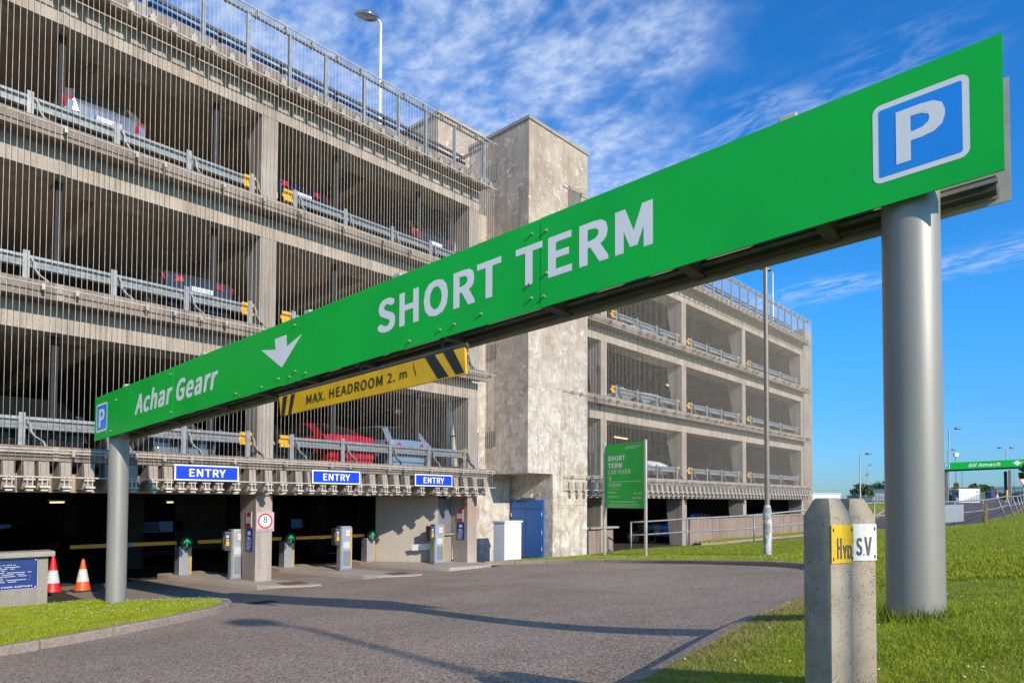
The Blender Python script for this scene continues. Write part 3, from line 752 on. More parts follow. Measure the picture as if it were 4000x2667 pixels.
# roof gate panel at the end of the near block
gt = thing('mesh_gate', 'grey mesh gate panel at the end of the roof beside the tower', 'gate', (14.9, .8, 12.5))
mb = MB()
for y0_, y1_ in ((-.3, 1.9),):
    mb.box(14.84, y0_, 12.55, 14.9, y0_ + .05, 13.6); mb.box(14.84, y1_, 12.55, 14.9, y1_ + .05, 13.6); mb.box(14.84, y0_, 13.56, 14.9, y1_, 13.62); mb.box(14.84, y0_, 12.6, 14.9, y1_, 12.65)
obj('frame', mb, 'galvanised', gt)
mb = MB()
for y in np.arange(-.2, 1.9, .1): mb.box(14.865, y, 12.65, 14.873, y + .008, 13.56)
for z in np.arange(12.7, 13.5, .1): mb.box(14.874, -.25, z, 14.88, 1.9, z + .008)
obj('mesh', mb, 'cable_steel', gt)
for k in range(3):
    gt2 = thing('mesh_gate', f'grey mesh panel beside the tower on the {lv[k]} floor', 'gate', (14.96, .9, LEDT[k]), 0, 'mesh panels beside the tower')
    z = LEDT[k]; mb = MB(); mb.box(14.98, .05, z, 15.02, .1, z + 1.2); mb.box(14.98, 1.4, z, 15.02, 1.45, z + 1.2); mb.box(14.98, .05, z + 1.15, 15.02, 1.45, z + 1.2); mb.box(14.98, .1, z + .1, 15.02, 1.4, z + .14); obj('frame', mb, 'galvanised', gt2)
    mb = MB()
    for y in np.arange(.15, 1.4, .11): mb.box(14.995, y, z + .14, 15.003, y + .01, z + 1.15)
    obj('mesh', mb, 'cable_steel', gt2)
# --- stair tower
TW = thing('stair_tower', 'tall pale weathered concrete stair tower between the two car park blocks', 'tower', (18.2, .5, 0))
mb = MB(); mb.box(16.83, -.5, 3.04, 20.2, 2.45, 15.28); mb.box(18.16, -.497, -.3, 20.2, 8, 3.04); mb.box(14.97, 1.55, -.3, 16.82, 1.9, 12.45); mb.box(16.82, 1.552, -.3, 18.16, 1.9, 3.04)
obj('wall', mb, 'concrete_tower', TW)
mb = MB(); mb.box(16.79, -.54, 15.285, 20.24, 2.5, 15.40); obj('roof_slab', mb, 'concrete_coping', TW)
mb = MB(); mb.box(15.3, 2.52, 3.1, 20.19, 4.9, 16.0); mb.box(15.25, 2.46, 16.003, 20.24, 4.95, 16.12); obj('penthouse', mb, 'concrete_tower', TW)
for (z0, z1) in ((4.04, 4.56), (7.17, 7.72), (13.62, 14.3)):
    f = obj('louvre', MB().box(16.81, 1.07, z0, 16.84, 1.52, z1), 'frame_dark', TW)
    mb = MB()
    for y in np.arange(1.09, 1.52, .06): mb.box(16.795, y, z0, 16.815, y + .02, z1)
    obj('louvre_blade', mb, 'clamp_steel', f)
f = obj('louvre', MB().box(19.0, -.52, 12.9, 19.75, -.48, 13.62), 'frame_dark', TW)
mb = MB()
for x in np.arange(19.02, 19.75, .07): mb.box(x, -.54, 12.9, x + .025, -.515, 13.62)
obj('louvre_blade', mb, 'clamp_steel', f)
for bx in ((18.165, -.503, 1.93, 20.195, -.499, 1.945), (19.75, -.504, .1, 19.765, -.499, 3.3), (14.975, 1.543, 1.72, 16.4, 1.549, 1.735), (15.75, 1.543, .4, 15.765, 1.549, 2.3), (16.84, -.5025, 6.1, 20.19, -.4995, 6.112), (16.84, -.5025, 9.2, 20.19, -.4995, 9.212), (16.84, -.5025, 12.3, 20.19, -.4995, 12.312)):
    obj('pour_joint', MB().box(*bx), 'concrete_column', TW)
holes = MB()
for zz in (4.2, 5.3, 7.2, 8.3, 10.3, 11.4, 13.4, 14.5):
    for xx in (17.3, 18.5, 19.7): holes.tube([(xx, -.503, zz), (xx, -.499, zz)], .022, 8)
obj('tie_holes', holes, 'concrete_dark', TW, kind='stuff')
dr = obj('door_frame', MB().box(18.10, -.12, .02, 18.15, 1.46, 2.12), 'door_blue', TW)
for (y0, y1) in ((.72, 1.40), (-.06, .69)):
    obj('door', MB().box(18.075, y0, .05, 18.098, y1, 1.78), 'door_blue', dr)
obj('transom', MB().box(18.075, -.06, 1.81, 18.098, 1.40, 2.08), 'door_blue', dr)
mb = MB()
for zz in (.3, .9, 1.55):
    mb.box(18.06, -.08, zz, 18.074, -.05, zz + .13)
for zz in (.9, 1.5): mb.box(18.06, 1.41, zz, 18.074, 1.44, zz + .13)
obj('hinge', mb, 'white_metal', dr)
lf = thing('wall_light', 'small bulkhead light with a spot arm above the blue door', 'light fitting', (18.15, .6, 2.25))
obj('housing', MB().box(18.0, .38, 2.2, 18.14, .80, 2.33), 'notice_grey', lf, bevel=.01)
obj('arm', MB().tube([(18.08, .37, 2.27), (18.06, .16, 2.3), (18.04, .06, 2.32)], .022, 8).box(18.02, 0, 2.28, 18.1, .08, 2.38), 'clamp_steel', lf)
# wall, niche and parapets at ground level
wl = thing('rendered_wall', 'plain diagonal wall behind the right hand entry lane', 'wall', (13.4, 1.7, 0))
mb = MB(); mb.prism([(12.77, 2.51, -.1), (13.93, .76, -.1), (14.02, .84, -.1), (12.9, 2.65, -.1)], (0, 0, 2.31)); obj('wall_face', mb, 'concrete_render', wl)
obj('niche_panel', MB().box(13.93, .80, 1.04, 14.52, .86, 2.15), 'machine_grey', wl)
obj('sill', MB().box(13.9, .66, .98, 14.52, .84, 1.03), 'concrete_coping', wl)
obj('niche_base', MB().box(13.94, .78, -.1, 14.52, .85, .975), 'concrete_wall', wl)
pa = thing('parapet_wall', 'low concrete wall with coping and blue plaque left of the entry lane', 'wall', (0, -.3, 0))
obj('wall_face', MB().box(-8, -.30, -.3, 3.25, .0, 1.0), 'concrete_wall', pa)
mb = MB(); mb.prism([(-8, -.42, 1.0), (-8, -.42, 1.07), (-8, -.38, 1.10), (-8, .08, 1.10), (-8, .12, 1.07), (-8, .12, 1.0)], (11.34, 0, 0)); obj('coping', mb, 'concrete_coping', pa, bevel=.012)
pb = thing('parapet_wall', 'short low concrete wall with coping beside the tower', 'wall', (21.5, 0, 0))
obj('wall_face', MB().box(20.25, .06, -.3, 22.72, .3, .98), 'concrete_ramp_wall', pb); obj('coping', MB().box(20.25, -.08, .985, 22.95, .4, 1.06), 'concrete_coping', pb, bevel=.012)
pc = thing('parapet_wall', 'long stained low concrete wall along the exit lane under the far block', 'wall', (36, 0, 0))
for a, b in ((28.85, 31.9), (31.92, 35.0), (35.02, 38.4), (38.42, 44.2)):
    obj('wall_panel', MB().box(a, -.12, -.3, b - .01, .0, 1.26), 'concrete_ramp_wall', pc)
obj('coping', MB().box(28.82, -.18, 1.265, 44.2, .0, 1.33), 'concrete_coping', pc, bevel=.01)

# ------------------------------------------------------------------ islands
def island(pts, label):
    t = obj('traffic_island', MB().prism([(x, y, -.1) for x, y in pts], (0, 0, .215)), 'concrete_slab', bevel=.02, loc=None); t['kind'] = 'structure'; t['label'] = label
    return t
island([(7.25, -.65), (7.42, -.95), (8.1, -1.55), (8.42, -1.5), (8.3, -.9), (7.62, 3.5), (6.5, 3.5), (6.55, 2.8)], 'raised concrete island with the column and first ticket machine')
island([(10.2, -.6), (10.4, -1.0), (11.1, -1.6), (11.45, -1.52), (11.3, -.9), (10.6, 3.3), (9.4, 3.3), (9.45, 2.5)], 'raised concrete island with the middle ticket machine')
island([(12.95, -.35), (13.1, -.75), (14.2, -1.0), (14.95, -.65), (14.95, 1.5), (13.93, .7), (12.7, 2.5), (12.7, 3.4), (12.15, 3.4), (12.2, 2.5)], 'raised concrete island with the right ticket machine')
for (x, y) in ((7.95, -.85), (11.0, -.9)):
    c = obj('inspection_cover', MB().prism([(x - .25, y - .35, .117), (x + .3, y - .4, .117), (x + .35, y + .15, .117), (x - .2, y + .25, .117)], (0, 0, .006)), 'cover_brown')
    tag(c, 'brown rectangular cover in the island by the column' if x < 9 else 'brown rectangular cover in the middle island', 'cover')

# ------------------------------------------------------------------ ticket machines
def ticket_machine():
    t = thing('ticket_machine', 'x', 'ticket machine', (0, 0, 0), 0.0001, 'ticket machines at the entry lanes')
    mb = MB(); mb.box(-.19, -.16, 0, .19, .16, .055); obj('plinth', mb, 'machine_grey', t, bevel=.015)
    mb = MB(); n = 14; pts = [(-.15, .14, .05), (-.15, -.10, .05), (-.10, -.14, .05), (.15, -.14, .05), (.15, .14, .05)]
    mb.prism(pts, (0, 0, 1.14)); obj('column', mb, 'machine_silver', t, bevel=.012)
    obj('label_plate', MB().box(-.08, -.1425, .62, .12, -.1405, .80), 'notice_grey', t); obj('service_door', MB().box(-.085, -.1425, .12, .135, -.1405, .55), 'machine_grey', t)
    obj('cap', MB().prism([(-.16, .15, 1.192), (-.16, -.11, 1.192), (-.10, -.15, 1.192), (.16, -.15, 1.192), (.16, .15, 1.192)], (0, 0, .045)), 'machine_silver', t, bevel=.018)
    obj('edge_strip', MB().box(.151, -.145, .06, .178, -.115, 1.19), 'buffer_yellow', t)
    h = obj('reader_head', MB().box(-.31, -.14, .72, -.153, .15, 1.18), 'machine_head', t, bevel=.012)
    obj('reader_panel', MB().box(-.30, -.15, .75, -.19, -.132, 1.15), 'machine_dark', h)
    mb = MB(); mb.box(-.285, -.158, .84, -.215, -.151, .95); obj('ticket_slot', mb, 'buffer_yellow', h)
    mb = MB(); mb.box(-.28, -.158, 1.03, -.225, -.151, 1.1); mb.box(-.28, -.158, .97, -.225, -.151, 1.0); obj('button', mb, 'notice_grey', h)
    mb = MB(); mb.tube([(-.33, -.16, 1.08), (-.36, -.18, .95), (-.33, -.17, .78)], .02, 6); mb.box(-.32, -.17, .77, -.30, -.13, 1.15); obj('hood', mb, 'frame_dark', h)
    obj('sticker', MB().box(-.153, -.06, .46, -.1505, .08, .66), 'lime_sticker', t)
    o = obj('notice', MB().box(.0, -.1435, .98, .11, -.1405, 1.12), 'sign_white', t)
    obj('ring', MB().disc((.055, -.1445, 1.05), (1, 0, 0), (0, 0, 1), .05, .038, 20).add([(.02, -.1446, 1.08), (.028, -.1446, 1.088), (.092, -.1446, 1.02), (.084, -.1446, 1.012)], [(0, 1, 2, 3)]), 'sign_red', o, recalc=False)
    return t
TM = [((7.47, .95), 'silver ticket machine beside the concrete column with the speed sign'), ((10.52, .85), 'silver ticket machine on the middle island'), ((13.62, .45), 'silver ticket machine in front of the plain diagonal wall')]
tm0 = ticket_machine()
tm0.location = (*TM[0][0], .115); tm0['label'] = TM[0][1]; tm0.rotation_euler = (0, 0, R(-8))
# ------------------------------------------------------------------ barrier machines
def barrier_machine():
    t = thing('barrier_gate', 'x', 'barrier', (0, 0, 0), 0.0001, 'barrier gates at the entry lanes')
    obj('cabinet', MB().prism([(-.15, -.13, 0), (.13, -.13, 0), (.13, .2, 0), (-.15, .2, 0)], (0, 0, .76)), 'machine_silver', t, bevel=.015)
    obj('edge_strip', MB().box(.131, -.13, .02, .158, -.1, .76), 'boom_amber', t)
    hd = obj('signal_head', MB().tube([(0, -.22, .84), (0, -.08, .84)], .155, 24), 'machine_dark', t, smooth=True)
    mb = MB()
    for (dx, dz) in [(0, k * .03) for k in range(-3, 4)] + [(-.03, .06), (.03, .06), (-.06, .03), (.06, .03), (-.03, .045), (.03, .045), (-.08, .0), (.08, .0), (-.015, .08), (.015, .08), (-.055, .045), (.055, .045)]:
        mb.box(dx - .012, -.228, .84 + dz - .012, dx + .012, -.221, .84 + dz + .012)
    obj('green_arrow', mb, 'led_green', hd)
    obj('visor', MB().box(-.03, -.2, .62, .03, -.14, .69), 'machine_dark', t)
    bm_ = obj('boom_arm', MB().box(-2.55, .0, .80, -.17, .05, .89), 'boom_amber', t)
    obj('joint_sleeve', MB().box(-1.35, -.012, .79, -1.22, .062, .90), 'machine_grey', bm_)
    return t
bg0 = barrier_machine()
BG = [((6.88, 2.74), 'barrier gate with green arrow in the left entry lane'), ((9.78, 2.69), 'barrier gate with green arrow in the middle entry lane'), ((12.55, 2.57), 'barrier gate with green arrow in the right entry lane')]
bg0.location = (*BG[0][0], .115); bg0['label'] = BG[0][1]
# ------------------------------------------------------------------ entry signs
for (x0, x1, lb) in ((5.37, 6.75, 'left of the three blue ENTRY signs, over the first lane'), (8.6, 9.99, 'middle blue ENTRY sign between the column and the tower'), (11.82, 13.22, 'right blue ENTRY sign nearest the tower')):
    t = thing('entry_sign', lb, 'sign', (x0, -.7, 2.5), 0, 'blue entry signs')
    obj('border', MB().box(x0, -.70, 2.5, x1, -.68, 2.84), 'sign_white', t); obj('face', MB().box(x0 + .03, -.704, 2.53, x1 - .03, -.7005, 2.81), 'entry_blue', t)
    obj('bracket', MB().box(x0 + .1, -.68, 2.56, x0 + .16, -.58, 2.62).box(x1 - .16, -.68, 2.56, x1 - .1, -.58, 2.62), 'galvanised', t)
    text(t, 'ENTRY', (x0 + .3, -.7045, 2.585), (1, 0, 0), (0, 0, 1), .78, .17, 'sign_white', .03)
# ------------------------------------------------------------------ notices on the columns
def lines(mb, o, u, v, w, n, dh, h, seed=0, jag=.35):
    r_ = random.Random(seed); o, u, v = Vector(o), Vector(u), Vector(v)
    for i in range(n):
        x = 0; L = w * (1 - r_.random() * jag)
        while x < L:
            ww = min(L - x, r_.uniform(.06, .16) * w); a = o + u * x - v * (i * dh)
            mb.add([a, a + u * ww, a + u * ww + v * h, a + v * h], [(0, 1, 2, 3)]); x += ww + .02 * w
    return mb
for cx, lb in ((7.508, 'concrete column'), (14.508, 'column beside the wall niche')):
    x = cx
    t = thing('poster', f'red and grey framed poster on the side of the {lb}', 'poster', (x, .35, 1.6), 0, 'red and grey posters')
    obj('frame', MB().box(x - .016, .20, 1.42, x, .50, 1.80), 'notice_grey', t)
    obj('panel', MB().box(x - .0185, .215, 1.43, x - .0165, .485, 1.79), 'notice_grey', t)
    obj('print', MB().add([(x - .0205, .215, 1.79), (x - .0205, .40, 1.79), (x - .0205, .45, 1.68), (x - .0205, .215, 1.68)], [(0, 1, 2, 3)]).add([(x - .0205, .215, 1.43), (x - .0205, .48, 1.43), (x - .0205, .48, 1.51), (x - .0205, .215, 1.51)], [(0, 1, 2, 3)]), 'sign_red', t, recalc=False)
    t = thing('notice_board', f'narrow blue information board on the side of the {lb}', 'notice', (x, .3, 1.1), 0, 'narrow blue information boards')
    obj('panel', MB().box(x - .014, .14, .85, x, .47, 1.38), 'notice_blue', t)
    mb = MB(); yy = .44
    u = (0, -1, 0); lines(mb, (x - .0165, yy, 1.06), u, (0, 0, 1), .27, 7, .033, .014, 3); lines(mb, (x - .0165, .40, 1.15), u, (0, 0, 1), .2, 2, .045, .028, 5)
    mb.add([(x - .0165, .38, 1.32), (x - .0165, .23, 1.32), (x - .0165, .23, 1.23), (x - .0165, .38, 1.23)], [(0, 1, 2, 3)])
    obj('print', mb, 'sign_white', t, recalc=False)
t = thing('speed_sign', 'square speed limit sign reading 8 km/h maximum on the column', 'sign', (7.73, -.02, 1.55))
obj('panel', MB().box(7.515, -.02, 1.32, 7.965, -.002, 1.79), 'sign_pink', t, bevel=.003)
obj('ring', MB().disc((7.74, -.023, 1.575), (1, 0, 0), (0, 0, 1), .185, .148, 32), 'sign_red', t, recalc=False)
obj('disc', MB().disc((7.74, -.0215, 1.575), (1, 0, 0), (0, 0, 1), .15, 0, 32), 'sign_white', t, recalc=False)
text(t, '8', (7.69, -.0225, 1.53), (1, 0, 0), (0, 0, 1), .10, .16, 'print_black', .01); text(t, 'k.m.h', (7.665, -.0225, 1.465), (1, 0, 0), (0, 0, 1), .15, .035, 'print_grey'); text(t, 'MAXIMUM', (7.55, -.0205, 1.335), (1, 0, 0), (0, 0, 1), .38, .05, 'print_black')
# plaque on the parapet
t = thing('plaque', 'navy blue text plaque screwed to the low wall', 'plaque', (3.0, -.31, .6))
obj('panel', MB().box(.75, -.315, .42, 3.08, -.302, .965), 'plaque_blue', t); obj('edge', MB().box(.74, -.308, .41, 3.09, -.3015, .975), 'notice_grey', t)
text(t, 'Ráiteas Aerfort Seirbhíse\nCeannach Coinníollacha Páirceála', (.95, -.316, .86), (1, 0, 0), (0, 0, 1), 1.8, .07, 'sign_white', .012)
mb = MB(); lines(mb, (.85, -.317, .82), (1, 0, 0), (0, 0, 1), 2.15, 9, .034, .013, 11, .2); lines(mb, (.85, -.317, .5), (1, 0, 0), (0, 0, 1), 1.7, 2, .03, .013, 12, .2); obj('print', mb, 'notice_grey', t, recalc=False)
text(t, 'CORK AIRPORT', (2.53, -.316, .445), (1, 0, 0), (0, 0, 1), .48, .03, 'sign_white', .015)
mb = MB()
mb.tube([(2.48, -.318, .462), (2.41, -.318, .447), (2.33, -.318, .462), (2.36, -.318, .482), (2.41, -.318, .47), (2.46, -.318, .485), (2.48, -.318, .462)], .006, 5); obj('emblem', mb, 'sign_red', t)
mb = MB()
for (x, z) in ((3.05, .945), (3.05, .44), (.78, .945), (.78, .44)): mb.tube([(x, -.321, z), (x, -.312, z)], .012, 8)
obj('screw', mb, 'white_metal', t)

# ------------------------------------------------------------------ the gantry sign
P0 = Vector((3.67, -1.46, 3.16)); UX = Vector((.0722, -.9955, .0612)); BK = Vector((.9974, .0723, 0)); UP = Vector((0, 0, 1))
GL, GHt = 13.605, .80
def gp(u, v, o=0): return P0 + UX * u + UP * v + BK * o
GS = thing('gantry_sign', 'large green SHORT TERM overhead sign spanning the road on two round posts', 'overhead sign', (4.1, -8, 0))
JT = [0, 3.19, 6.66, 10.29, GL]
for i, (a, b) in enumerate(zip(JT, JT[1:])):
    dz = (.0, .006, .012, .02)[i] * .5; of = (.0, .001, .0, -.001)[i]
    mb = MB(); mb.prism([gp(a + .006, dz, of), gp(b - .004, dz, of), gp(b - .004, GHt + dz, of), gp(a + .006, GHt + dz, of)], BK * .012); obj('panel', mb, 'sign_green', GS)
for a, b in ((0, 4.6), (4.61, 9.2), (9.21, GL + .01)):
    mb = MB(); mb.prism([gp(a, -.005, .46), gp(b, -.005, .46), gp(b, GHt - .02, .46), gp(a, GHt - .02, .46)], BK * .012); obj('back_panel', mb, 'panel_back', GS)
FRM = obj('frame', MB().obox(gp(GL / 2, .09, .40), UX * (GL / 2 - .06), UP * .045, BK * .05), 'frame_dark', GS)
for v, o in ((.70, .40), (.70, .07), (.10, .06)): obj('frame_beam', MB().obox(gp(GL / 2, v, o), UX * (GL / 2 - .06), UP * .04, BK * .04), 'frame_dark', FRM)
obj('angle_rail', MB().obox(gp(GL / 2, .10, .35), UX * (GL / 2 - .05), UP * .012, BK * .02).obox(gp(GL / 2, .055, .448), UX * (GL / 2 - .05), UP * .03, BK * .008), 'galvanised', FRM)
for u in (1.3, 2.6, 4.2, 5.4, 6.5, 7.6, 9.0, 10.3, 11.6, 12.6):
    mb = MB(); mb.obox(gp(u, .08, .23), UX * .045, UP * .05, BK * .21); mb.obox(gp(u, .7, .23), UX * .04, UP * .04, BK * .21); mb.obox(gp(u, .4, .43), UX * .045, UP * .36, BK * .02)
    obj('cross_member', mb, 'frame_dark', FRM)
for u in (1.25, 4.05, 6.7, 8.35, 12.4):
    mb = MB(); mb.obox(gp(u, GHt + .02, .24), UX * .06, UP * .035, BK * .22); obj('lamp_housing', mb, 'panel_back', GS, bevel=.01)
mb = MB()
for (u, v) in ((.78, .1), (1.0, .62), (5.1, .08), (5.75, .06), (6.15, .1), (6.4, .08), (6.52, .13), (6.74, .07), (6.5, .71), (8.6, .07), (9.05, .09), (9.25, .1), (9.6, .12), (10.2, .7), (10.2, .12), (10.36, .68), (10.34, .1), (10.18, .25), (10.37, .3), (3.14, .1), (3.1, .7)):
    mb.obox(gp(u, v, -.012), UX * .008, UP * .008, BK * .012)
obj('bolt', mb, 'clamp_steel', GS, kind='stuff')
gu = Vector((UX.x, UX.y, UX.z))
text(GS, 'Achar Gearr', gp(1.78, .235, -.001), gu, UP, 2.80, .36, 'sign_white', .036, .22)
text(GS, 'SHORT TERM', gp(8.08, .245, -.0012), gu, UP, 3.31, .365, 'sign_white', .038, .0)
obj('arrow', MB().add([gp(*p, -.0022) for p in ((5.72, .55), (6.06, .49), (6.04, .63), (6.31, .63), (6.32, .48), (6.65, .57), (6.21, .23))], [(0, 1, 2, 6), (2, 3, 4, 6), (4, 5, 6)]), 'sign_white', GS, recalc=False)
def rrect(u0, u1, v0, v1, r, of, n=6):
    out = []
    for (cu, cv, a0) in ((u1 - r, v1 - r, 0), (u0 + r, v1 - r, 90), (u0 + r, v0 + r, 180), (u1 - r, v0 + r, 270)):
        for k in range(n + 1):
            a = R(a0 + 90 * k / n); out.append(gp(cu + r * math.cos(a), cv + r * math.sin(a), of))
    return out
for (a, b, v0, v1, of) in ((.09, .60, .14, .655, -.0045), (12.93, 13.44, .155, .655, -.0058)):
    p = rrect(a, b, v0, v1, .05, of + .003); q = rrect(a + .035, b - .035, v0 + .035, v1 - .035, .012, of + .0018)
    sg = obj('parking_symbol', MB().add(p, [tuple(range(len(p)))]), 'sign_white', GS, recalc=False); obj('symbol_field', MB().add(q, [tuple(range(len(q)))]), 'sign_blue', sg, recalc=False)
    text(sg, 'P', gp(a + .13, v0 + .085, of + .0018), gu, UP, .26, .33, 'sign_white', .04)
def post(c, r, z0, z1, parent):
    mb = MB(); mb.lathe([(r, z0), (r, z1)], (c[0], c[1], 0), 40); obj('post', mb, 'pillar_paint', parent, smooth=True)
pl = gp(.56, 0, .22); pr = gp(13.1, 0, .22)
post(pl, .165, -.3, pl.z + .6, GS); post(pr, .164, .8, pr.z + .6, GS)
# headroom bar hung under the gantry
HB = thing('headroom_bar', 'yellow MAX. HEADROOM bar with black stripes hung under the green sign', 'height bar', tuple(gp(7.4, -.2, .22)))
ob = .03
mb = MB(); mb.prism([gp(6.11, -.125, ob), gp(6.15, -.375, ob), gp(9.37, -.405, ob), gp(9.35, -.14, ob)], BK * .03); obj('board', mb, 'headroom_yellow', HB)
def stripe(a, b, c, d):
    mb = MB(); mb.add([gp(a, -.134, ob - .003), gp(b, -.134, ob - .003), gp(c, -.39, ob - .003), gp(d, -.39, ob - .003)], [(0, 1, 2, 3)]); obj('stripe', mb, 'print_black', HB, recalc=False)
stripe(6.20, 6.30, 6.24, 6.165); stripe(6.38, 6.47, 6.39, 6.32); stripe(8.80, 8.94, 9.14, 8.99); stripe(9.06, 9.20, 9.355, 9.24)
text(HB, 'MAX. HEADROOM', gp(6.72, -.312, ob - .004), gu, UP, 1.42, .115, 'print_black', .012); text(HB, '2.', gp(8.22, -.305, ob - .004), gu, UP, .12, .105, 'print_black', .012); text(HB, 'm', gp(8.42, -.295, ob - .004), gu, UP, .11, .07, 'print_black', .012)
mb = MB()
for (u, v) in ((8.62, -.15), (8.63, -.19), (8.65, -.23)): mb.add([gp(u, v, ob - .002), gp(u + .012, v - .02, ob - .002), gp(u + .02, v - .09, ob - .002), gp(u + .004, v - .06, ob - .002)], [(0, 1, 2, 3)])
obj('rust_stain', mb, 'rust', HB, recalc=False)
for u in (6.4, 7.7, 9.0): obj('hanger', MB().obox(gp(u, -.04, ob + .05), UX * .012, UP * .08, BK * .012), 'frame_dark', HB)
mb = MB(); mb.tube([gp(6.1, -.105, ob + .03), gp(9.37, -.12, ob + .03)], .03, 8); obj('top_tube', mb, 'frame_dark', HB)

# ------------------------------------------------------------------ hydrant markers
def marker(cx, cyy, ang, z0, z1, label, plate, letters, s=.132):
    t = thing('marker_post', label, 'marker post', (cx, cyy, z0), ang, 'concrete marker posts'); h = z1 - z0; a = s / 2
    mb = MB(); k = .42
    rings = [(a, -.3), (a, h - .075), (a * k + .008, h)]
    vs = []
    for r_, z in rings: vs += [(-r_, -r_, z), (r_, -r_, z), (r_, r_, z), (-r_, r_, z)]
    fs = [(0, 1, 2, 3)[::-1], (8, 9, 10, 11)]
    for i in range(2):
        for j in range(4): fs.append((i * 4 + j, i * 4 + (j + 1) % 4, (i + 1) * 4 + (j + 1) % 4, (i + 1) * 4 + j))
    mb.add(vs, fs); o = obj('shaft', mb, 'concrete_marker', t, bevel=.009, smooth=True)
    w = s * .5; y = -a - .004
    p = obj('number_plate', MB().box(-w, y, h - .262, w, y + .003, h - .108), plate, t, bevel=.001)
    mb2 = MB()
    for (x, z) in ((-w + .01, h - .128), (w - .01, h - .128), (-w + .01, h - .245), (w - .01, h - .245)): mb2.box(x - .003, y - .002, z - .007, x + .003, y - .0003, z + .007)
    obj('rivet', mb2, 'rust', p)
    return t, w, y, h
t1, w, y, h = marker(2.900, -14.576, R(-20), 1.22, 2.115, 'left concrete marker post with the yellow HYD plate', 'worn_yellow', 'H')
t2, w2, y2_, h2 = marker(3.098, -14.611, R(-35), 1.22, 2.115, 'right concrete marker post with the white S.V plate', 'worn_white', 'S')
MK = ((t1, w, y, h), (t2, w2, y2_, h2))

flush = []
# ------------------------------------------------------------------ tariff board
BA = Vector((20.29, -1.22, 0)); BB = Vector((19.66, -3.37, 0)); bu = (BB - BA).normalized(); bl = (BB - BA).length; bn = Vector((bu.y, -bu.x, 0))
if bn.x > 0: bn = -bn
TB = thing('tariff_board', 'green SHORT TERM CAR PARK tariff board on two steel posts', 'sign', tuple(BA))
for p in (BA, BB): obj('post', MB().lathe([(.06, -.3), (.06, 4.2)], (p.x, p.y, 0), 16), 'stainless', TB, smooth=True)
def bp(s, z, o=0): return BA + bu * s + Vector((0, 0, z)) + bn * o
z0, z1 = 1.84, 4.15
obj('panel', MB().prism([bp(.07, z0, .0), bp(bl - .07, z0, .0), bp(bl - .07, z1, .0), bp(.07, z1, .0)], bn * -.03), 'sign_green', TB)
def bt(s, z, w, h, txt, bold, shear=0): text(TB, txt, bp(s, z, .003), bu, (0, 0, 1), w, h, 'sign_white', bold, shear)
bt(.22, 3.55, .95, .18, 'SHORT', .035); bt(.22, 3.29, .78, .18, 'TERM', .035); bt(.22, 3.06, 1.25, .17, 'CAR PARK', -.01)
bt(.24, 2.60, .72, .13, 'TARIFF', -.004); bt(.25, 2.37, .45, .07, 'HOURLY', .01); bt(.25, 2.22, .58, .07, 'MAX DAILY', .01); bt(1.65, 2.33, .36, .075, '€2.50', .01); bt(1.58, 2.17, .43, .075, '€17.50', .01)
bt(1.2, 4.0, .82, .045, 'AERFORT CHORCAÍ', .02, .25); bt(1.17, 3.94, .64, .045, 'CORK AIRPORT', .02, .25)
mb = MB(); mb.add([bp(.24, 2.79, .003), bp(2.0, 2.79, .003), bp(2.0, 2.802, .003), bp(.24, 2.802, .003)], [(0, 1, 2, 3)])
lines(mb, bp(.35, 2.06, .003), bu, (0, 0, 1), 1.5, 1, .03, .02, 2, .05); lines(mb, bp(.25, 1.99, .003), bu, (0, 0, 1), 1.75, 5, .03, .007, 4, .3); lines(mb, bp(.24, 2.53, .003), bu, (0, 0, 1), .72, 1, .03, .008, 9, .1)
obj('print', mb, 'sign_white', TB, recalc=False)
mb = MB(); c = (.33, 2.92)
mb.disc(bp(c[0] - .01, c[1] - .02, .0035), bu, (0, 0, 1), .055, .04, 20); mb.disc(bp(c[0] - .03, c[1] + .09, .0035), bu, (0, 0, 1), .018, 0, 12)
for (a, b, w_) in (((-.03, .07), (-.015, .0), .02), ((-.015, .0), (.04, .0), .016), ((.04, .0), (.07, -.06), .016), ((-.025, .04), (.03, .04), .012)):
    d = Vector((b[0] - a[0], b[1] - a[1])); nn = Vector((-d.y, d.x)).normalized() * w_ / 2
    mb.add([bp(c[0] + q[0], c[1] + q[1], .0036) for q in (Vector(a) + nn, Vector(b) + nn, Vector(b) - nn, Vector(a) - nn)], [(0, 1, 2, 3)])
obj('wheelchair_symbol', mb, 'sign_white', TB, recalc=False)
# ------------------------------------------------------------------ white cabinet
CB = thing('utility_cabinet', 'tall white metal cabinet beside the blue door', 'cabinet', (16.2, 0, 0))
mb = MB(); mb.box(15.88, -.33, .0, 16.70, .19, 1.36); obj('body', mb, 'cabinet_white', CB, bevel=.01)
obj('lid', MB().box(15.85, -.37, 1.363, 16.74, .22, 1.42), 'cabinet_white', CB, bevel=.01)
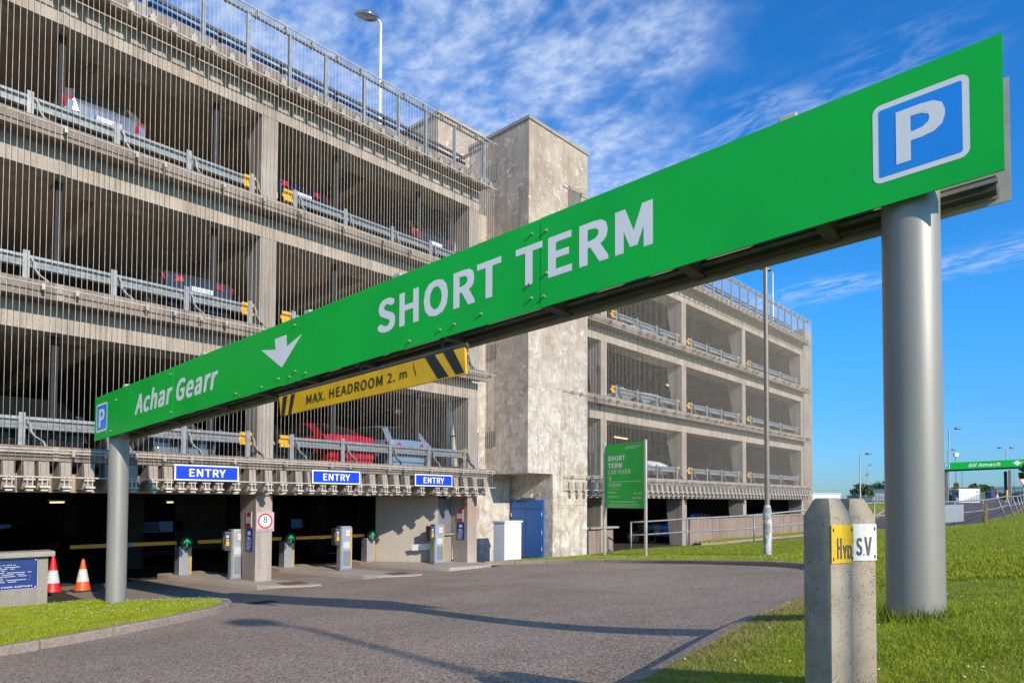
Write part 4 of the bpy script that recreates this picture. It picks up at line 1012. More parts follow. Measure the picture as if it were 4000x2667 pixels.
# ------------------------------------------------------------------ lamp posts
def lamp_post(label, loc, h, r0, r1, kind='hood', two=False, az=0, group=None, base_h=0, mats=('galvanised', 'lamp_head'), arm=.8, hs=1.0):
    t = thing('lamp_post', label, 'street lamp', loc, az or .0001, group)
    if base_h:
        obj('base', MB().lathe([(r0 * 1.25, -.3), (r0 * 1.25, base_h - .12), (r0 * 1.1, base_h - .04), (r1 * 1.5, base_h + .06), (r1 * 1.15, base_h + .12)], (0, 0, 0), 20), 'peeling_paint', t, smooth=True)
        obj('pole', MB().lathe([(r1 * 1.12, base_h), (r1, h)], (0, 0, 0), 16), mats[0], t, smooth=True)
    else: obj('pole', MB().lathe([(r0, -.3), (r0, h * .12), (r0 * .8, h * .125), (r1, h)], (0, 0, 0), 12), mats[0], t, smooth=True)
    for sgn in ((1, -1) if two else (1,)):
        obj('arm', MB().tube([(0, 0, h - .05), (sgn * arm * .3, 0, h + .06), (sgn * arm, 0, h + .12)], .03 * hs, 8), mats[0], t)
        mb = MB(); L = .62 * hs; n = 10; pts = []
        for k in range(n + 1):
            f = k / n; wd = .17 * hs * math.sin(math.pi * min(1, f * .92 + .08)) ** .7 + .015; th = .13 * hs * math.sin(math.pi * min(1, f * .9 + .06)) ** .8 + .01
            pts.append((sgn * (arm - .08 + L * f), wd, th))
        m_ = 10
        vs = []; fs = []
        for (x, wd, th) in pts:
            for j in range(m_):
                a = 2 * math.pi * j / m_; zz = math.sin(a); vs.append((x, wd * math.cos(a), h + .12 + (th * zz if zz > 0 else th * .55 * zz)))
        for k in range(n):
            for j in range(m_): fs.append((k * m_ + j, k * m_ + (j + 1) % m_, (k + 1) * m_ + (j + 1) % m_, (k + 1) * m_ + j))
        fs += [tuple(range(m_)), tuple(range(n * m_, (n + 1) * m_))]
        mb.add(vs, fs); obj('lamp_head', mb, mats[1], t, smooth='all')
    return t
lamp_post('big grey lamp post with peeling white base on the grass', (19.42, -7.64, gz(19.42, -7.64)), 9.6, .10, .065, base_h=1.45, az=R(80), mats=('pole_steel', 'lamp_head'))
lamp_post('single lamp post with a shiny oval head on the roof of the near block', (11.7, 1.0, 12.5), 4.12, .07, .04, az=R(150), mats=('white_metal', 'lamp_chrome'), arm=.15, hs=1.15)
lamp_post('left of two lamp posts on the roof of the far block', (44.45, 2, 12.5), 5.0, .07, .04, az=R(170), mats=('white_metal', 'lamp_head'), arm=.3)
lamp_post('right of two lamp posts on the roof of the far block', (45.5, 3, 12.5), 5.6, .07, .04, az=R(175), mats=('white_metal', 'lamp_head'), arm=.3)
# street lamp behind the viewpoint whose shadow falls on the road
lamp_post('street lamp on the verge behind the viewpoint', (.6, -26.4, gz(.6, -26.4)), 8.1, .09, .05, az=R(100), arm=.5, hs=1.5)

# ------------------------------------------------------------------ cones
def cone(label, loc, body, h=.73, rz=0):
    t = thing('traffic_cone', label, 'cone', loc, rz or .0001, 'traffic cones')
    mb = MB(); mb.box(-.22, -.22, 0, .22, .22, .035); obj('base', mb, 'rubber_black', t, bevel=.012)
    def rad(z): return .165 * (1 - z / h) ** 1 + .028 * (z / h) + (.025 * max(0, 1 - z / .12))
    zs = [.035, .08, .14, .22]; obj('cone_body', MB().lathe([(rad(z), z) for z in (.035, .06, .09, .13, .22)], (0, 0, 0), 24), body, t, smooth=True)
    obj('sleeve', MB().lathe([(rad(.222) + .003, .222), (rad(.5) + .003, .5)], (0, 0, 0), 24), 'cone_sleeve', t, smooth=True)
    obj('tip', MB().lathe([(rad(.502), .502), (rad(.69), .69), (.018, h)], (0, 0, 0), 24), body, t, smooth=True)
cone('orange traffic cone with a white sleeve standing clear of the wall', (4.40, 1.95, .004), 'cone_orange')
cone('red traffic cone half hidden behind the end of the low wall', (3.86, 2.1, .004), 'cone_red', .86, .3)
0 and cone('small red traffic cone behind the right ticket machine', (13.28, 1.25, .115), 'cone_red', .38, .2)
t = thing('loose_board', 'white board leaning behind the right ticket machine', 'board', (13.6, 1.0, .12))
mb = MB(); mb.obox((13.5, .95, .62), (.24, -.28, .03), (-.03, -.03, .1), (.006, .006, 0)); obj('sheet', mb, 'white_wall', t)

# ------------------------------------------------------------------ road edge railing
def railing(line, posts, label, lean=None, h=1.05, panel=None):
    t = thing('tube_railing', label, 'railing', (line[0][0], line[0][1], gz(*line[0])))
    P = [(x, y, gz(x, y) + GH) for x, y in line]
    obj('top_rail', MB().tube([(x, y, z + h) for x, y, z in P], .034, 8), 'galvanised', t, smooth='all'); obj('mid_rail', MB().tube([(x, y, z + h * .52) for x, y, z in P], .028, 8), 'galvanised', t, smooth='all')
    for i, (x, y) in enumerate(posts):
        z = gz(x, y) + GH; dx = lean[i] if lean else 0
        obj('post', MB().tube([(x + dx, y - dx * .8, z - .2), (x, y, z + h + .02)], .036, 8), 'galvanised', t, smooth='all')
    return t
rl = resample(RAILS, .5)
railing(rl[:26], [(22.1, -1.2), (23.6, -2.8), (25.4, -4.7), (27.0, -6.4), (28.7, -8.1)], 'grey tubular railing curving along the exit lane below the tariff board')
r2 = [p for p in rl if p[0] > 30.0][:70]
psts = [min(r2, key=lambda q: abs(q[0] - X)) for X in (30.4, 34.6, 38.5, 42, 45, 48, 51, 54, 57, 60)]
railing(r2, psts, 'leaning grey tubular railing beside the exit road on the right', [0, 0, 0, .45, .4, .35, .3, .25, .2, .15])
pz = gz(32, -9.4)
t = thing('metal_panel', 'pale metal sheet fixed to the railing behind the thick post', 'panel', (32, -9.4, pz))
a = Vector((30.5, -9.0, 0)); b = Vector((34.4, -10.15, 0))
mb = MB(); mb.prism([(a.x, a.y, pz + .18), (b.x, b.y, pz + .32), (b.x, b.y, pz + 1.05), (a.x, a.y, pz + .95)], (.02, .03, 0)); obj('sheet', mb, 'machine_silver', t)
wp = psts[2]; t = thing('timber_post', 'short weathered timber post beside the railing', 'post', (wp[0] - 1.5, wp[1] - .3, gz(*wp)), .3); obj('post', MB().box(-.09, -.07, -.2, .09, .07, .98), 'timber', t, bevel=.02)

# ------------------------------------------------------------------ vehicles
def car_mesh(style):
    ST = {'hatch': (4.1, .86, [(0, .86, .9), (.06, .95, 1.0), (.18, .98, 1.02), (.48, 1.0, 1.40), (.9, 1.0, 1.47), (1.8, .98, 1.49), (2.35, .96, 1.42), (3.05, .93, .96), (3.7, .82, .85), (4.0, .66, .7), (4.1, .52, .56)], (2, 3), (6, 7)),
          'saloon': (4.6, .88, [(0, .84, .88), (.07, .96, 1.0), (.55, .98, 1.03), (1.15, .97, 1.36), (1.5, .96, 1.43), (2.2, .95, 1.44), (2.7, .93, 1.37), (3.45, .9, .93), (4.15, .8, .84), (4.5, .66, .7), (4.6, .5, .55)], (2, 3), (6, 7)),
          'suv': (4.6, .93, [(0, .98, 1.02), (.06, 1.08, 1.12), (.16, 1.12, 1.15), (.4, 1.13, 1.66), (.9, 1.13, 1.74), (2.0, 1.12, 1.75), (2.5, 1.1, 1.68), (3.15, 1.06, 1.1), (4.1, 1.0, 1.03), (4.5, .88, .92), (4.6, .6, .64)], (2, 3), (6, 7)),
          'van': (5.0, .97, [(0, 1.1, 2.1), (.05, 1.12, 2.2), (.15, 1.12, 2.24), (.6, 1.12, 2.27), (1.5, 1.12, 2.3), (2.8, 1.12, 2.3), (3.4, 1.1, 2.22), (4.1, 1.06, 1.18), (4.7, .98, 1.0), (4.95, .8, .84), (5.0, .55, .6)], (9, 9), (6, 7))}
    L, W_, sts, rw, fw = ST[style]; zb = .22; body = MB(); glass = {}; rings = []
    for i, (yy, bz, tz) in enumerate(sts):
        e = 1 - .14 * max(0, 1 - yy / .35) - .2 * max(0, 1 - (L - yy) / .6)
        wv = W_ * e; roof = tz - bz > .15
        wr = wv * (.80 if roof and style != 'van' else .93 if roof else .95)
        h = [(0, zb), (wv * .9, zb), (wv * .985, .45), (wv, .68), (wv * .975, bz), (wr, tz - .05 if roof else tz - .01), (wr * .72, tz), (0, tz + .015)]
        rings.append([(x, yy, z) for x, z in h] + [(-x, yy, z) for x, z in h[-2:0:-1]])
    n = len(rings[0]); vs = [p for r_ in rings for p in r_]
    fb, fg = [], []
    for i in range(len(rings) - 1):
        for k in range(n):
            f = (i * n + k, i * n + (k + 1) % n, (i + 1) * n + (k + 1) % n, (i + 1) * n + k)
            side = k in (4, n - 5); top = k in (5, 6, n - 7, n - 6)
            tall = sts[i][2] - sts[i][1] > .15 and sts[i + 1][2] - sts[i + 1][1] > .15
            isg = False
            if style == 'van': isg = (side and i in (5, 6)) or (top and i in (fw[0],))
            else: isg = (side and (tall or i in (rw[0], fw[0]))) or (k in (6, n - 7) and i in (rw[0], fw[0]))
            if isg: glass.setdefault(('side_window', k < 8) if side else ('rear_window', 0) if i == rw[0] else ('windscreen', 0), []).append(f)
            else: fb.append(f)
    fb += [tuple(range(n))[::-1], tuple(range((len(rings) - 1) * n, len(rings) * n))]
    body.add(vs, fb)
    for k_, f_ in glass.items():
        ids = sorted({i for q in f_ for i in q}); m_ = {o: j for j, o in enumerate(ids)}; g_ = MB(); g_.add([vs[i] for i in ids], [tuple(m_[i] for i in q) for q in f_]); glass[k_] = g_
    return L, W_, sts, body, glass
def car(style, paint, label, loc, rz, plate=None, group=None, lamps='tall', cat='car'):
    L, W_, sts, body, glass = car_mesh(style)
    t = thing('parked_car' if style != 'van' else 'parked_van', label, cat, loc, rz if rz else .0001, group)
    obj('body', body, paint, t, smooth=True); 
    for (nm_, _), g_ in glass.items(): obj(nm_, g_, 'glass_dark', t, smooth=True)
    wy = (.78, L - .8) if style != 'van' else (1.0, L - .95)
    for y in wy:
        for sx in (-1, 1):
            x = sx * (W_ - .1); w_ = obj('wheel', MB().tube([(x - .1, y, .31), (x + .1, y, .31)], .31, 18), 'tyre_black', t, smooth=True)
            obj('rim', MB().tube([(x + sx * .09, y, .31), (x + sx * .112, y, .31)], .2, 10), 'car_silver', w_)
    bz = sts[1][1]
    for sx in (-1, 1):
        if style == 'van': mb = MB().box(sx * (W_ * .80), -.03, .75, sx * W_ * .90, .05, 1.45)
        elif lamps == 'tall': mb = MB().prism([(sx * W_ * .60, -.025, bz - .24), (sx * W_ * .88, .03, bz - .24), (sx * W_ * .92, .10, bz + .05), (sx * W_ * .70, .0, bz + .02)], (0, .14, 0))
        else: mb = MB().prism([(sx * W_ * .42, -.03, bz - .16), (sx * W_ * .88, .03, bz - .18), (sx * W_ * .93, .09, bz - .02), (sx * W_ * .45, -.01, bz - .03)], (0, .14, 0))
        obj('tail_light', mb, 'tail_red', t)
        fy = L; mb = MB().prism([(sx * W_ * .38, fy - .10, .60), (sx * W_ * .78, fy - .30, .64), (sx * W_ * .80, fy - .42, .76), (sx * W_ * .42, fy - .2, .72)], (0, .09, .02)); obj('headlight', mb, 'headlight_glass', t)
    obj('grille', MB().box(-W_ * .34, L - .05, .42, W_ * .34, L + .012, .58), 'machine_dark', t); obj('bumper', MB().box(-W_ * .8, -.05, .34, W_ * .8, .12, .56), paint, t, bevel=.03); obj('bumper', MB().box(-W_ * .7, L - .1, .24, W_ * .7, L + .03, .40), paint, t, bevel=.03)
    obj('number_plate', MB().box(-.26, -.075, .62, .26, -.05, .73), 'plate_white', t)
    obj('plate_badge', MB().box(-.26, -.078, .62, -.215, -.0755, .73), 'euro_blue', t)
    if plate: text(t, plate, (-.19, -.0765, .64), (1, 0, 0), (0, 0, 1), .42, .07, 'print_black', .01)
    for sx in (-1, 1): obj('mirror', MB().box(sx * (W_ + .02), L * .62, sts[6][1] - .02, sx * (W_ + .16), L * .62 + .08, sts[6][1] + .12), paint, t, bevel=.02)
    return t
F1, F2, F3 = LEDT[:3]
car('hatch', 'car_silver', 'silver hatchback with tall red lights on the third floor, left bay', (4.22, .25, F3 + .02), 0, '171·C·10153')
car('saloon', 'car_dark_grey', 'dark saloon with wide red lights on the second floor left of the column', (6.2, .25, F2 + .02), 0, '131·C·3237', lamps='wide')
car('hatch', 'car_black', 'black car facing out with headlights on the first floor at the left edge', (3.3, 4.5, F1 - .215), math.pi)
car('saloon', 'car_silver', 'silver saloon facing out on the first floor left of the column', (6.0, 5.0, F1 - .215), math.pi)
car('saloon', 'car_black', 'black car facing out on the first floor just right of the column', (8.55, 5.0, F1 - .215), math.pi)
car('saloon', 'car_red', 'red car parked on the first floor between the black and light blue cars', (10.35, .25, F1 - .215), 0, '151·D·2366', lamps='wide')
car('hatch', 'car_light_blue', 'light blue hatchback on the first floor nearest the tower', (12.4, .25, F1 - .215), 0, '06·C·20164', lamps='wide')
car('saloon', 'car_black', 'black car with red tail lights on the third floor right of the column', (8.75, .3, F3 + .02), 0, '141·C·811', lamps='wide')
car('hatch', 'car_dark_grey', 'dark grey hatchback on the third floor near the tower', (13.25, .25, F3 + .02), 0, None)
for k, z in ((2, F3), (1, F2), (0, F1)):
    car('saloon', 'van_white', f'white car facing out behind the barrier on the {lv[k]} floor of the far block', (27.0, 5.0, z + .02), math.pi, None, 'white cars in the far block')
car('suv', 'car_black', 'black jeep standing in the ground floor opening of the far block', (29.3, 6.6, .0), math.pi, None)
car('hatch', 'car_blue', 'blue car behind the low wall on the ground floor of the far block', (34.6, 2.2, .02), R(92), None)
car('suv', 'car_dark_grey', 'dark estate car in the end bay of the far block ground floor', (43.2, 2.0, .02), R(95), None)
car('saloon', 'car_dark_grey', 'dark car parked deep in the ground floor behind the left lane', (7.4, 15.5, -.5), R(40), None)
car('saloon', 'car_black', 'black car parked deep in the ground floor behind the middle lane', (15.6, 15.5, -.5), R(-20), None)
car('hatch', 'car_dark_grey', 'dark hatchback inside the ground floor behind the low wall', (3.4, 12.0, -.38), R(60), None)
# far objects seen through the rear openings
fw_ = obj('hoarding', MB().box(-10, 33, -1.8, 46, 33.3, 1.35), 'far_wall'); tag(fw_, 'pale blue hoarding seen through the rear of the ground floor', 'hoarding')
vn = car('van', 'van_navy', 'dark blue hire van with white lettering seen through the ground floor', (15.2, 29.5, -1.2), R(90), None, cat='van')
text(vn, 'Hertz', (.985, 1.2, 1.45), (0, 1, 0), (0, 0, 1), 1.2, .35, 'notice_grey', .02, .2)

# fluorescent tubes
for (x, y, z, a, lb) in ((9.3, 10.5, 1.98, 1.1, 'lit tube lamp on the ceiling behind the middle lane'), (5.55, 9.5, 1.98, 1.1, 'lit tube lamp on the ceiling behind the left lane'), (33.2, 3.2, 5.25, .1, 'lit tube lamp on the first floor of the far block, middle bay'), (28.0, 3.2, 5.25, .1, 'lit tube lamp on the first floor of the far block beside the column'), (32.7, 3.0, 8.42, .1, 'lit tube lamp on the second floor of the far block')):
    t = thing('tube_lamp', lb, 'light fitting', (x, y, z), a or .0001, 'fluorescent tube lamps'); obj('housing', MB().box(-.75, -.06, .03, .75, .06, .09), 'white_metal', t); obj('tube', MB().tube([(-.7, 0, 0), (.7, 0, 0)], .025, 8), 'tube_light', t)
flush_text()
# copies of the lane equipment
for p, lb in TM[1:]: dup(tm0, (*p, .115), R(-8), lb)
for p, lb in BG[1:]: dup(bg0, (*p, .115), 0, lb)

# ------------------------------------------------------------------ the far exit, east of the car park (site points: image pixel column ratio and guessed distance from the camera)
def on_view_ray(b, d, z=0):
    return Vector((.7304 * d + .6829 * b * d, -15.5 + .6829 * d - .7304 * b * d, z))
A0 = on_view_ray(.649, 70, 5.5); A1 = on_view_ray(.772, 67, 5.74); cu_ = (A1 - A0).normalized(); cl = (A1 - A0).length
A1 = A0 + cu_ * 13.5; cb = Vector((-cu_.y, cu_.x, 0)); cb = cb if cb.x > 0 else -cb
CN = thing('exit_canopy', 'far green Slí Amach canopy over the exit lanes', 'canopy', tuple(A0))
def cpnt(u, v, o=0): return A0 + cu_ * u + Vector((0, 0, v)) + cb * o
obj('fascia', MB().prism([cpnt(0, 0), cpnt(13.5, 0), cpnt(13.5, .74), cpnt(0, .74)], cb * .06), 'sign_green', CN)
obj('roof', MB().prism([cpnt(.05, .3, .07), cpnt(13.4, .3, .07), cpnt(13.4, .45, .07), cpnt(.05, .45, .07)], cb * 4.2), 'frame_dark', CN)
mb = MB(); mb.prism([cpnt(.1, -.12, .3), cpnt(13.4, -.12, .3), cpnt(13.4, .28, .3), cpnt(.1, .28, .3)], cb * .15); mb.prism([cpnt(.1, -.05, 3.8), cpnt(13.4, -.05, 3.8), cpnt(13.4, .28, 3.8), cpnt(.1, .28, 3.8)], cb * .15); obj('beam', mb, 'frame_dark', CN)
for u, o, m_ in ((.45, .45, 'clamp_steel'), (5.9, .45, 'clamp_steel'), (11.4, .45, 'clamp_steel'), (.6, 3.7, 'frame_dark'), (6.2, 3.7, 'frame_dark'), (11.6, 3.7, 'frame_dark')):
    p = cpnt(u, 0, o); obj('post', MB().box(p.x - .13, p.y - .13, 1.5, p.x + .13, p.y + .13, 5.4), m_, CN)
text(CN, 'Slí Amach', cpnt(2.3, .19, -.01), cu_, (0, 0, 1), 2.75, .40, 'sign_white', .03, .2)
obj('arrow', MB().add([cpnt(u, v, -.01) for u, v in ((5.97, .52), (6.28, .44), (6.28, .62), (6.64, .62), (6.64, .44), (6.98, .52), (6.46, .12))], [(0, 1, 2, 6), (2, 3, 4, 6), (4, 5, 6)]), 'sign_white', CN, recalc=False)
q = obj('parking_symbol', MB().add([cpnt(.1, .14, -.01), cpnt(.68, .14, -.01), cpnt(.68, .66, -.01), cpnt(.1, .66, -.01)], [(0, 1, 2, 3)]), 'sign_white', CN, recalc=False)
obj('symbol_field', MB().add([cpnt(.15, .18, -.015), cpnt(.63, .18, -.015), cpnt(.63, .62, -.015), cpnt(.15, .62, -.015)], [(0, 1, 2, 3)]), 'sign_blue', q, recalc=False)
text(q, 'P', cpnt(.28, .24, -.02), cu_, (0, 0, 1), .24, .32, 'sign_white', .03)
def facing(name, label, cat, b, d, w, h, depth, z, mat, group=None, roof=None):
    """block standing square to the exit road"""
    c = on_view_ray(b, d); t = thing(name, label, cat, (c.x, c.y, z), R(-46), group)
    obj('body', MB().box(-w / 2, 0, -.4, w / 2, depth, h), mat, t)
    if roof: obj('roof', MB().box(-w / 2 - .1, -.1, h + .005, w / 2 + .1, depth + .1, h + .12), roof, t)
    return t
bw = facing('white_booth', 'low white walled booth beyond the exit canopy', 'booth', .689, 84, 2.8, 1.72, 2.0, 2.15, 'white_wall', roof='frame_dark')
mb = MB()
for k in range(12):
    x = -.9 + k * .2; hh = .12 + .085 * k
    mb.box(x, -.03, 0, x + .07, -.003, hh)
obj('stripe', mb, 'machine_grey', bw)  # grey strips paint palisade shadows on the booth wall
obj('vent', MB().tube([(-.98, -.03, 1.0), (-.98, 0, 1.0)], .06, 10), 'machine_dark', bw)
b = facing('pay_machine', 'grey pay machine under the exit canopy', 'machine', .6705, 72, .5, 1.35, .4, 2.05, 'machine_grey'); obj('screen', MB().box(-.15, -.02, .85, .15, -.003, 1.1), 'machine_dark', b); obj('cap', MB().box(-.27, -.05, 1.352, .27, .42, 1.42), 'machine_silver', b)
b = facing('kiosk', 'dark kiosk with green doors under the canopy', 'kiosk', .658, 76, 1.1, 1.25, 1.0, 2.2, 'machine_dark', roof='frame_dark'); obj('panel', MB().box(.2, -.03, .1, .42, -.003, .85), 'fence_green', b)
b = facing('wheelie_bin', 'dark green bin beside the white booth', 'bin', .7085, 86, .85, 1.35, .8, 2.1, 'fence_green'); obj('lid', MB().box(-.46, -.06, 1.355, .46, .84, 1.42), 'fence_green', b)
b = facing('wheelie_bin', 'navy bin standing by the exit cone', 'bin', .727, 76, .7, 1.35, .6, 2.25, 'plaque_blue'); obj('lid', MB().box(-.38, -.05, 1.355, .38, .64, 1.42), 'machine_dark', b)
p = on_view_ray(.731, 66); cone('traffic cone on the far exit island under the canopy', (p.x, p.y, gz(p.x, p.y) + .28), 'cone_orange', .95)
p = on_view_ray(.731, 66.5); t = thing('island_plinth', 'small kerbed plinth under the far canopy', 'plinth', (p.x, p.y, gz(p.x, p.y))); obj('slab', MB().box(p.x - 1.0, p.y - .8, gz(p.x, p.y) - .2, p.x + 1.5, p.y + .8, gz(p.x, p.y) + .27), 'concrete_kerb', t)
p = on_view_ray(.746, 67); t = thing('bollard', 'yellow bollard beside the far exit cone', 'bollard', (p.x, p.y, gz(p.x, p.y))); obj('body', MB().lathe([(.1, 0), (.1, 1.2), (.06, 1.25)], (p.x, p.y, gz(p.x, p.y)), 12), 'boom_amber', t, smooth=True)
pa_, pb_ = on_view_ray(.700, 80, 3.35), on_view_ray(.731, 74, 3.35); t = thing('barrier_gate', 'amber barrier arm across the far exit lane', 'barrier', tuple(pb_)); obj('boom', MB().tube([pa_, pb_], .05, 6), 'boom_amber', t); obj('cabinet', MB().box(pb_.x - .15, pb_.y - .15, 2, pb_.x + .15, pb_.y + .15, 3.3), 'machine_grey', t)
def sign_post(label, b, d, zt, kind):
    c = on_view_ray(b, d); z = gz(c.x, c.y); t = thing('road_sign', label, 'sign', (c.x, c.y, z), R(-46))
    obj('pole', MB().lathe([(.035, -.2), (.035, zt - z)], (0, 0, 0), 8), 'galvanised', t); h = zt - z
    if kind == 'disc': obj('plate', MB().tube([(0, -.05, h), (0, -.035, h)], .33, 20), 'yellow_sign', t)
    if kind == 'yield':
        obj('plate', MB().prism([(-.4, -.05, h + .2), (.4, -.05, h + .2), (0, -.05, h - .5)], (0, .015, 0)), 'sign_red', t); obj('field', MB().prism([(-.26, -.056, h + .13), (.26, -.056, h + .13), (0, -.056, h - .32)], (0, .005, 0)), 'sign_white', t)
    if kind == 'round': obj('plate', MB().tube([(0, -.05, h), (0, -.035, h)], .3, 20), 'sign_red', t); obj('field', MB().tube([(0, -.056, h), (0, -.051, h)], .22, 20), 'sign_white', t)
sign_post('round yellow sign behind the black canopy post', .6695, 73, 3.95, 'disc')
sign_post('red and white yield sign at the right edge', .7705, 58, 4.0, 'yield')
sign_post('small round red sign beside the left canopy post', .6535, 72, 3.6, 'round')
FARL = [(.660, 78, 8.6, 0, 'tallest far lamp post behind the canopy'), (.6575, 112, 8.7, 0, 'shorter lamp post just left of the tallest far one'), (.6395, 150, 9.3, 0, 'lamp post head peeping past the thick right pillar'), (.7455, 105, 8.4, 1, 'twin headed lamp post above the far canopy'), (.525, 80, 5.95, 0, 'single lamp post between the building and the thick pillar')]
for b, d, h, two, lb in FARL:
    c = on_view_ray(b, d); z = gz(c.x, c.y); lamp_post(lb, (c.x, c.y, z), h, .09, .055, two=bool(two), az=R(-46), group='lamp posts along the far exit road', arm=.7 if not two else .6, hs=1.35, mats=('clamp_steel', 'lamp_head'))
for b, d, h, lb in ((.5293, 190, 7.5, 'leftmost and shortest thin lamp post on the far skyline'), (.5312, 190, 7.9, 'second thin lamp post from the left on the far skyline'), (.5352, 200, 11, 'third thin lamp post from the left on the far skyline'), (.537, 215, 12.2, 'rightmost and tallest thin lamp post on the far skyline')):
    c = on_view_ray(b, d); z = gz(c.x, c.y); lamp_post(lb, (c.x, c.y, z), h, .1, .06, az=R(-46), group='thin lamp posts on the skyline', arm=.7, hs=1.5, mats=('clamp_steel', 'lamp_head'))
for b, d, h, lb in ((.670, 90, 6.2, 'flood light pole with a white head behind the canopy'),):
    c = on_view_ray(b, d); z = gz(c.x, c.y); t = thing('flood_light', lb, 'flood light', (c.x, c.y, z), R(-46)); obj('pole', MB().lathe([(.09, -.3), (.07, h)], (0, 0, 0), 8), 'clamp_steel', t); obj('head', MB().box(-.28, -.25, h, .22, .2, h + .5), 'white_metal', t)
for b, d, lb in ((.679, 95, 'bare pole in front of the white booth'), (.7575, 100, 'bare pole at the right behind the fence')):
    c = on_view_ray(b, d); z = gz(c.x, c.y); t = thing('pole', lb, 'pole', (c.x, c.y, z)); obj('shaft', MB().lathe([(.06, -.3), (.05, 5.0 if b < .7 else 4.6)], (c.x, c.y, z), 8), 'clamp_steel', t)
def palisade(label, a, b, h, z, step=.18, mat='fence_green'):
    t = thing('palisade_fence', label, 'fence', (a.x, a.y, z)); d = (b - a); L = d.length; u = d.normalized(); mb = MB()
    x = 0; nn = Vector((-u.y, u.x, 0))
    while x < L:
        p = a + u * x; mb.obox((p.x, p.y, z + h / 2), u * .035, nn * .01, (0, 0, h / 2)); x += step
    obj('pale', mb, mat, t, kind='stuff')
    for hh in (.3, h - .3): obj('rail', MB().obox(((a.x + b.x) / 2, (a.y + b.y) / 2, z + hh), u * L / 2, nn * .02, (0, 0, .03)), mat, t)
palisade('green palisade fence beyond the far exit', on_view_ray(.705, 98), on_view_ray(.79, 88), 2.0, 2.35)
palisade('grey palisade fence in front of the white far building', on_view_ray(.53, 95), on_view_ray(.575, 95), 1.9, 1.5, .22, 'clamp_steel')
palisade('low green fence below the white far building', on_view_ray(.522, 84), on_view_ray(.58, 84), 1.3, .95, .2)
b = facing('far_building', 'long white flat roofed building seen just past the end of the car park', 'building', .468, 95, 5.2, 1.9, 6, 1.3, 'white_wall', roof='white_metal')
b = facing('far_building', 'low white building behind the grey fence left of the thick pillar', 'building', .556, 110, 4.5, 1.5, 6, 1.7, 'white_wall', roof='white_metal'); obj('window', MB().box(-1.6, -.03, .5, 1.2, -.004, 1.05), 'machine_grey', b)
b = facing('far_building', 'grey upright block next to the thick pillar', 'building', .570, 100, 1.6, 2.6, 4, 1.5, 'notice_grey', roof='frame_dark'); obj('door', MB().box(-.3, -.03, 0, .3, -.004, 1.2), 'fence_green', b)
b = facing('green_container', 'green container behind the hydrant posts', 'container', .5325, 90, 1.8, 1.6, 3, 1.2, 'fence_green', roof='fence_green')

# ------------------------------------------------------------------ trees and hedges far off
def leaf_cloud(mb, c, rx, ry, rz, n, s):
    P = RNG.normal(size=(n, 3)); P /= np.linalg.norm(P, axis=1)[:, None]; P *= (RNG.random((n, 1)) ** .45); P *= (rx, ry, rz); P += c
    for p in P:
        a = Vector(RNG.normal(size=3)).normalized() * s; b = a.cross(Vector(RNG.normal(size=3))).normalized() * s
        q = Vector(p); mb.add([q - a, q + b, q + a, q - b], [(0, 1, 2, 3)])
def tree(label, b, d, h, w, base=None):
    c = on_view_ray(b, d); z = gz(c.x, c.y); t = thing('tree', label, 'tree', (c.x, c.y, z)); mb = MB()
    for k in range(7): leaf_cloud(mb, (c.x + RNG.normal() * w * .3, c.y + RNG.normal() * w * .3, z + h * (.5 + .4 * RNG.random())), w * .33, w * .33, h * .2, 90, .17)
    obj('crown', mb, 'hedge_leaf', t, recalc=False); obj('trunk', MB().tube([(c.x, c.y, z - .3), (c.x + .1, c.y, z + h * .4), (c.x, c.y + .1, z + h * .75)], [.16, .12, .05], 7), 'bark', t)
tree('left bushy tree above the far white building', .545, 125, 3.6, 3.2); tree('middle bushy tree above the far white building', .553, 128, 3.2, 3.4); tree('right bushy tree beside the thick pillar', .566, 122, 4.0, 3.6)
tree('small tree behind the white booth', .7045, 92, 2.6, 1.8); tree('leafy tree at the right edge beside the yield sign', .786, 60, 3.6, 1.6); tree('small dark tree behind the green container', .529, 95, 2.6, 2.0)
hg = MB()
for k in range(60):
    c = on_view_ray(.70 + .1 * k / 60, 100 - 8 * k / 60); leaf_cloud(hg, (c.x, c.y, 2.9 + RNG.normal() * .15), .8, .8, .8, 26, .16)
o = obj('hedge', hg, 'hedge_leaf', recalc=False, loc=(0, 0, 0)); tag(o, 'low green hedge behind the palisade fence', 'hedge')
# marker lettering
def plate_text(t, w_, y_, h_, parts_):
    for txt, x0, z0, ww, hh in parts_: text(t, txt, (x0, y_ - .0005, z0), (1, 0, 0), (0, 0, 1), ww, hh, 'print_grey', .03)
plate_text(*MK[0], (('H', -.034, MK[0][3] - .245, .026, .085), ('Y', .0, MK[0][3] - .245, .024, .055), ('D', .028, MK[0][3] - .245, .026, .055)))
plate_text(*MK[1], (('S', -.034, h2 - .24, .028, .075), ('.', -.002, h2 - .24, .006, .006), ('V', .006, h2 - .24, .034, .078)))
flush_text()

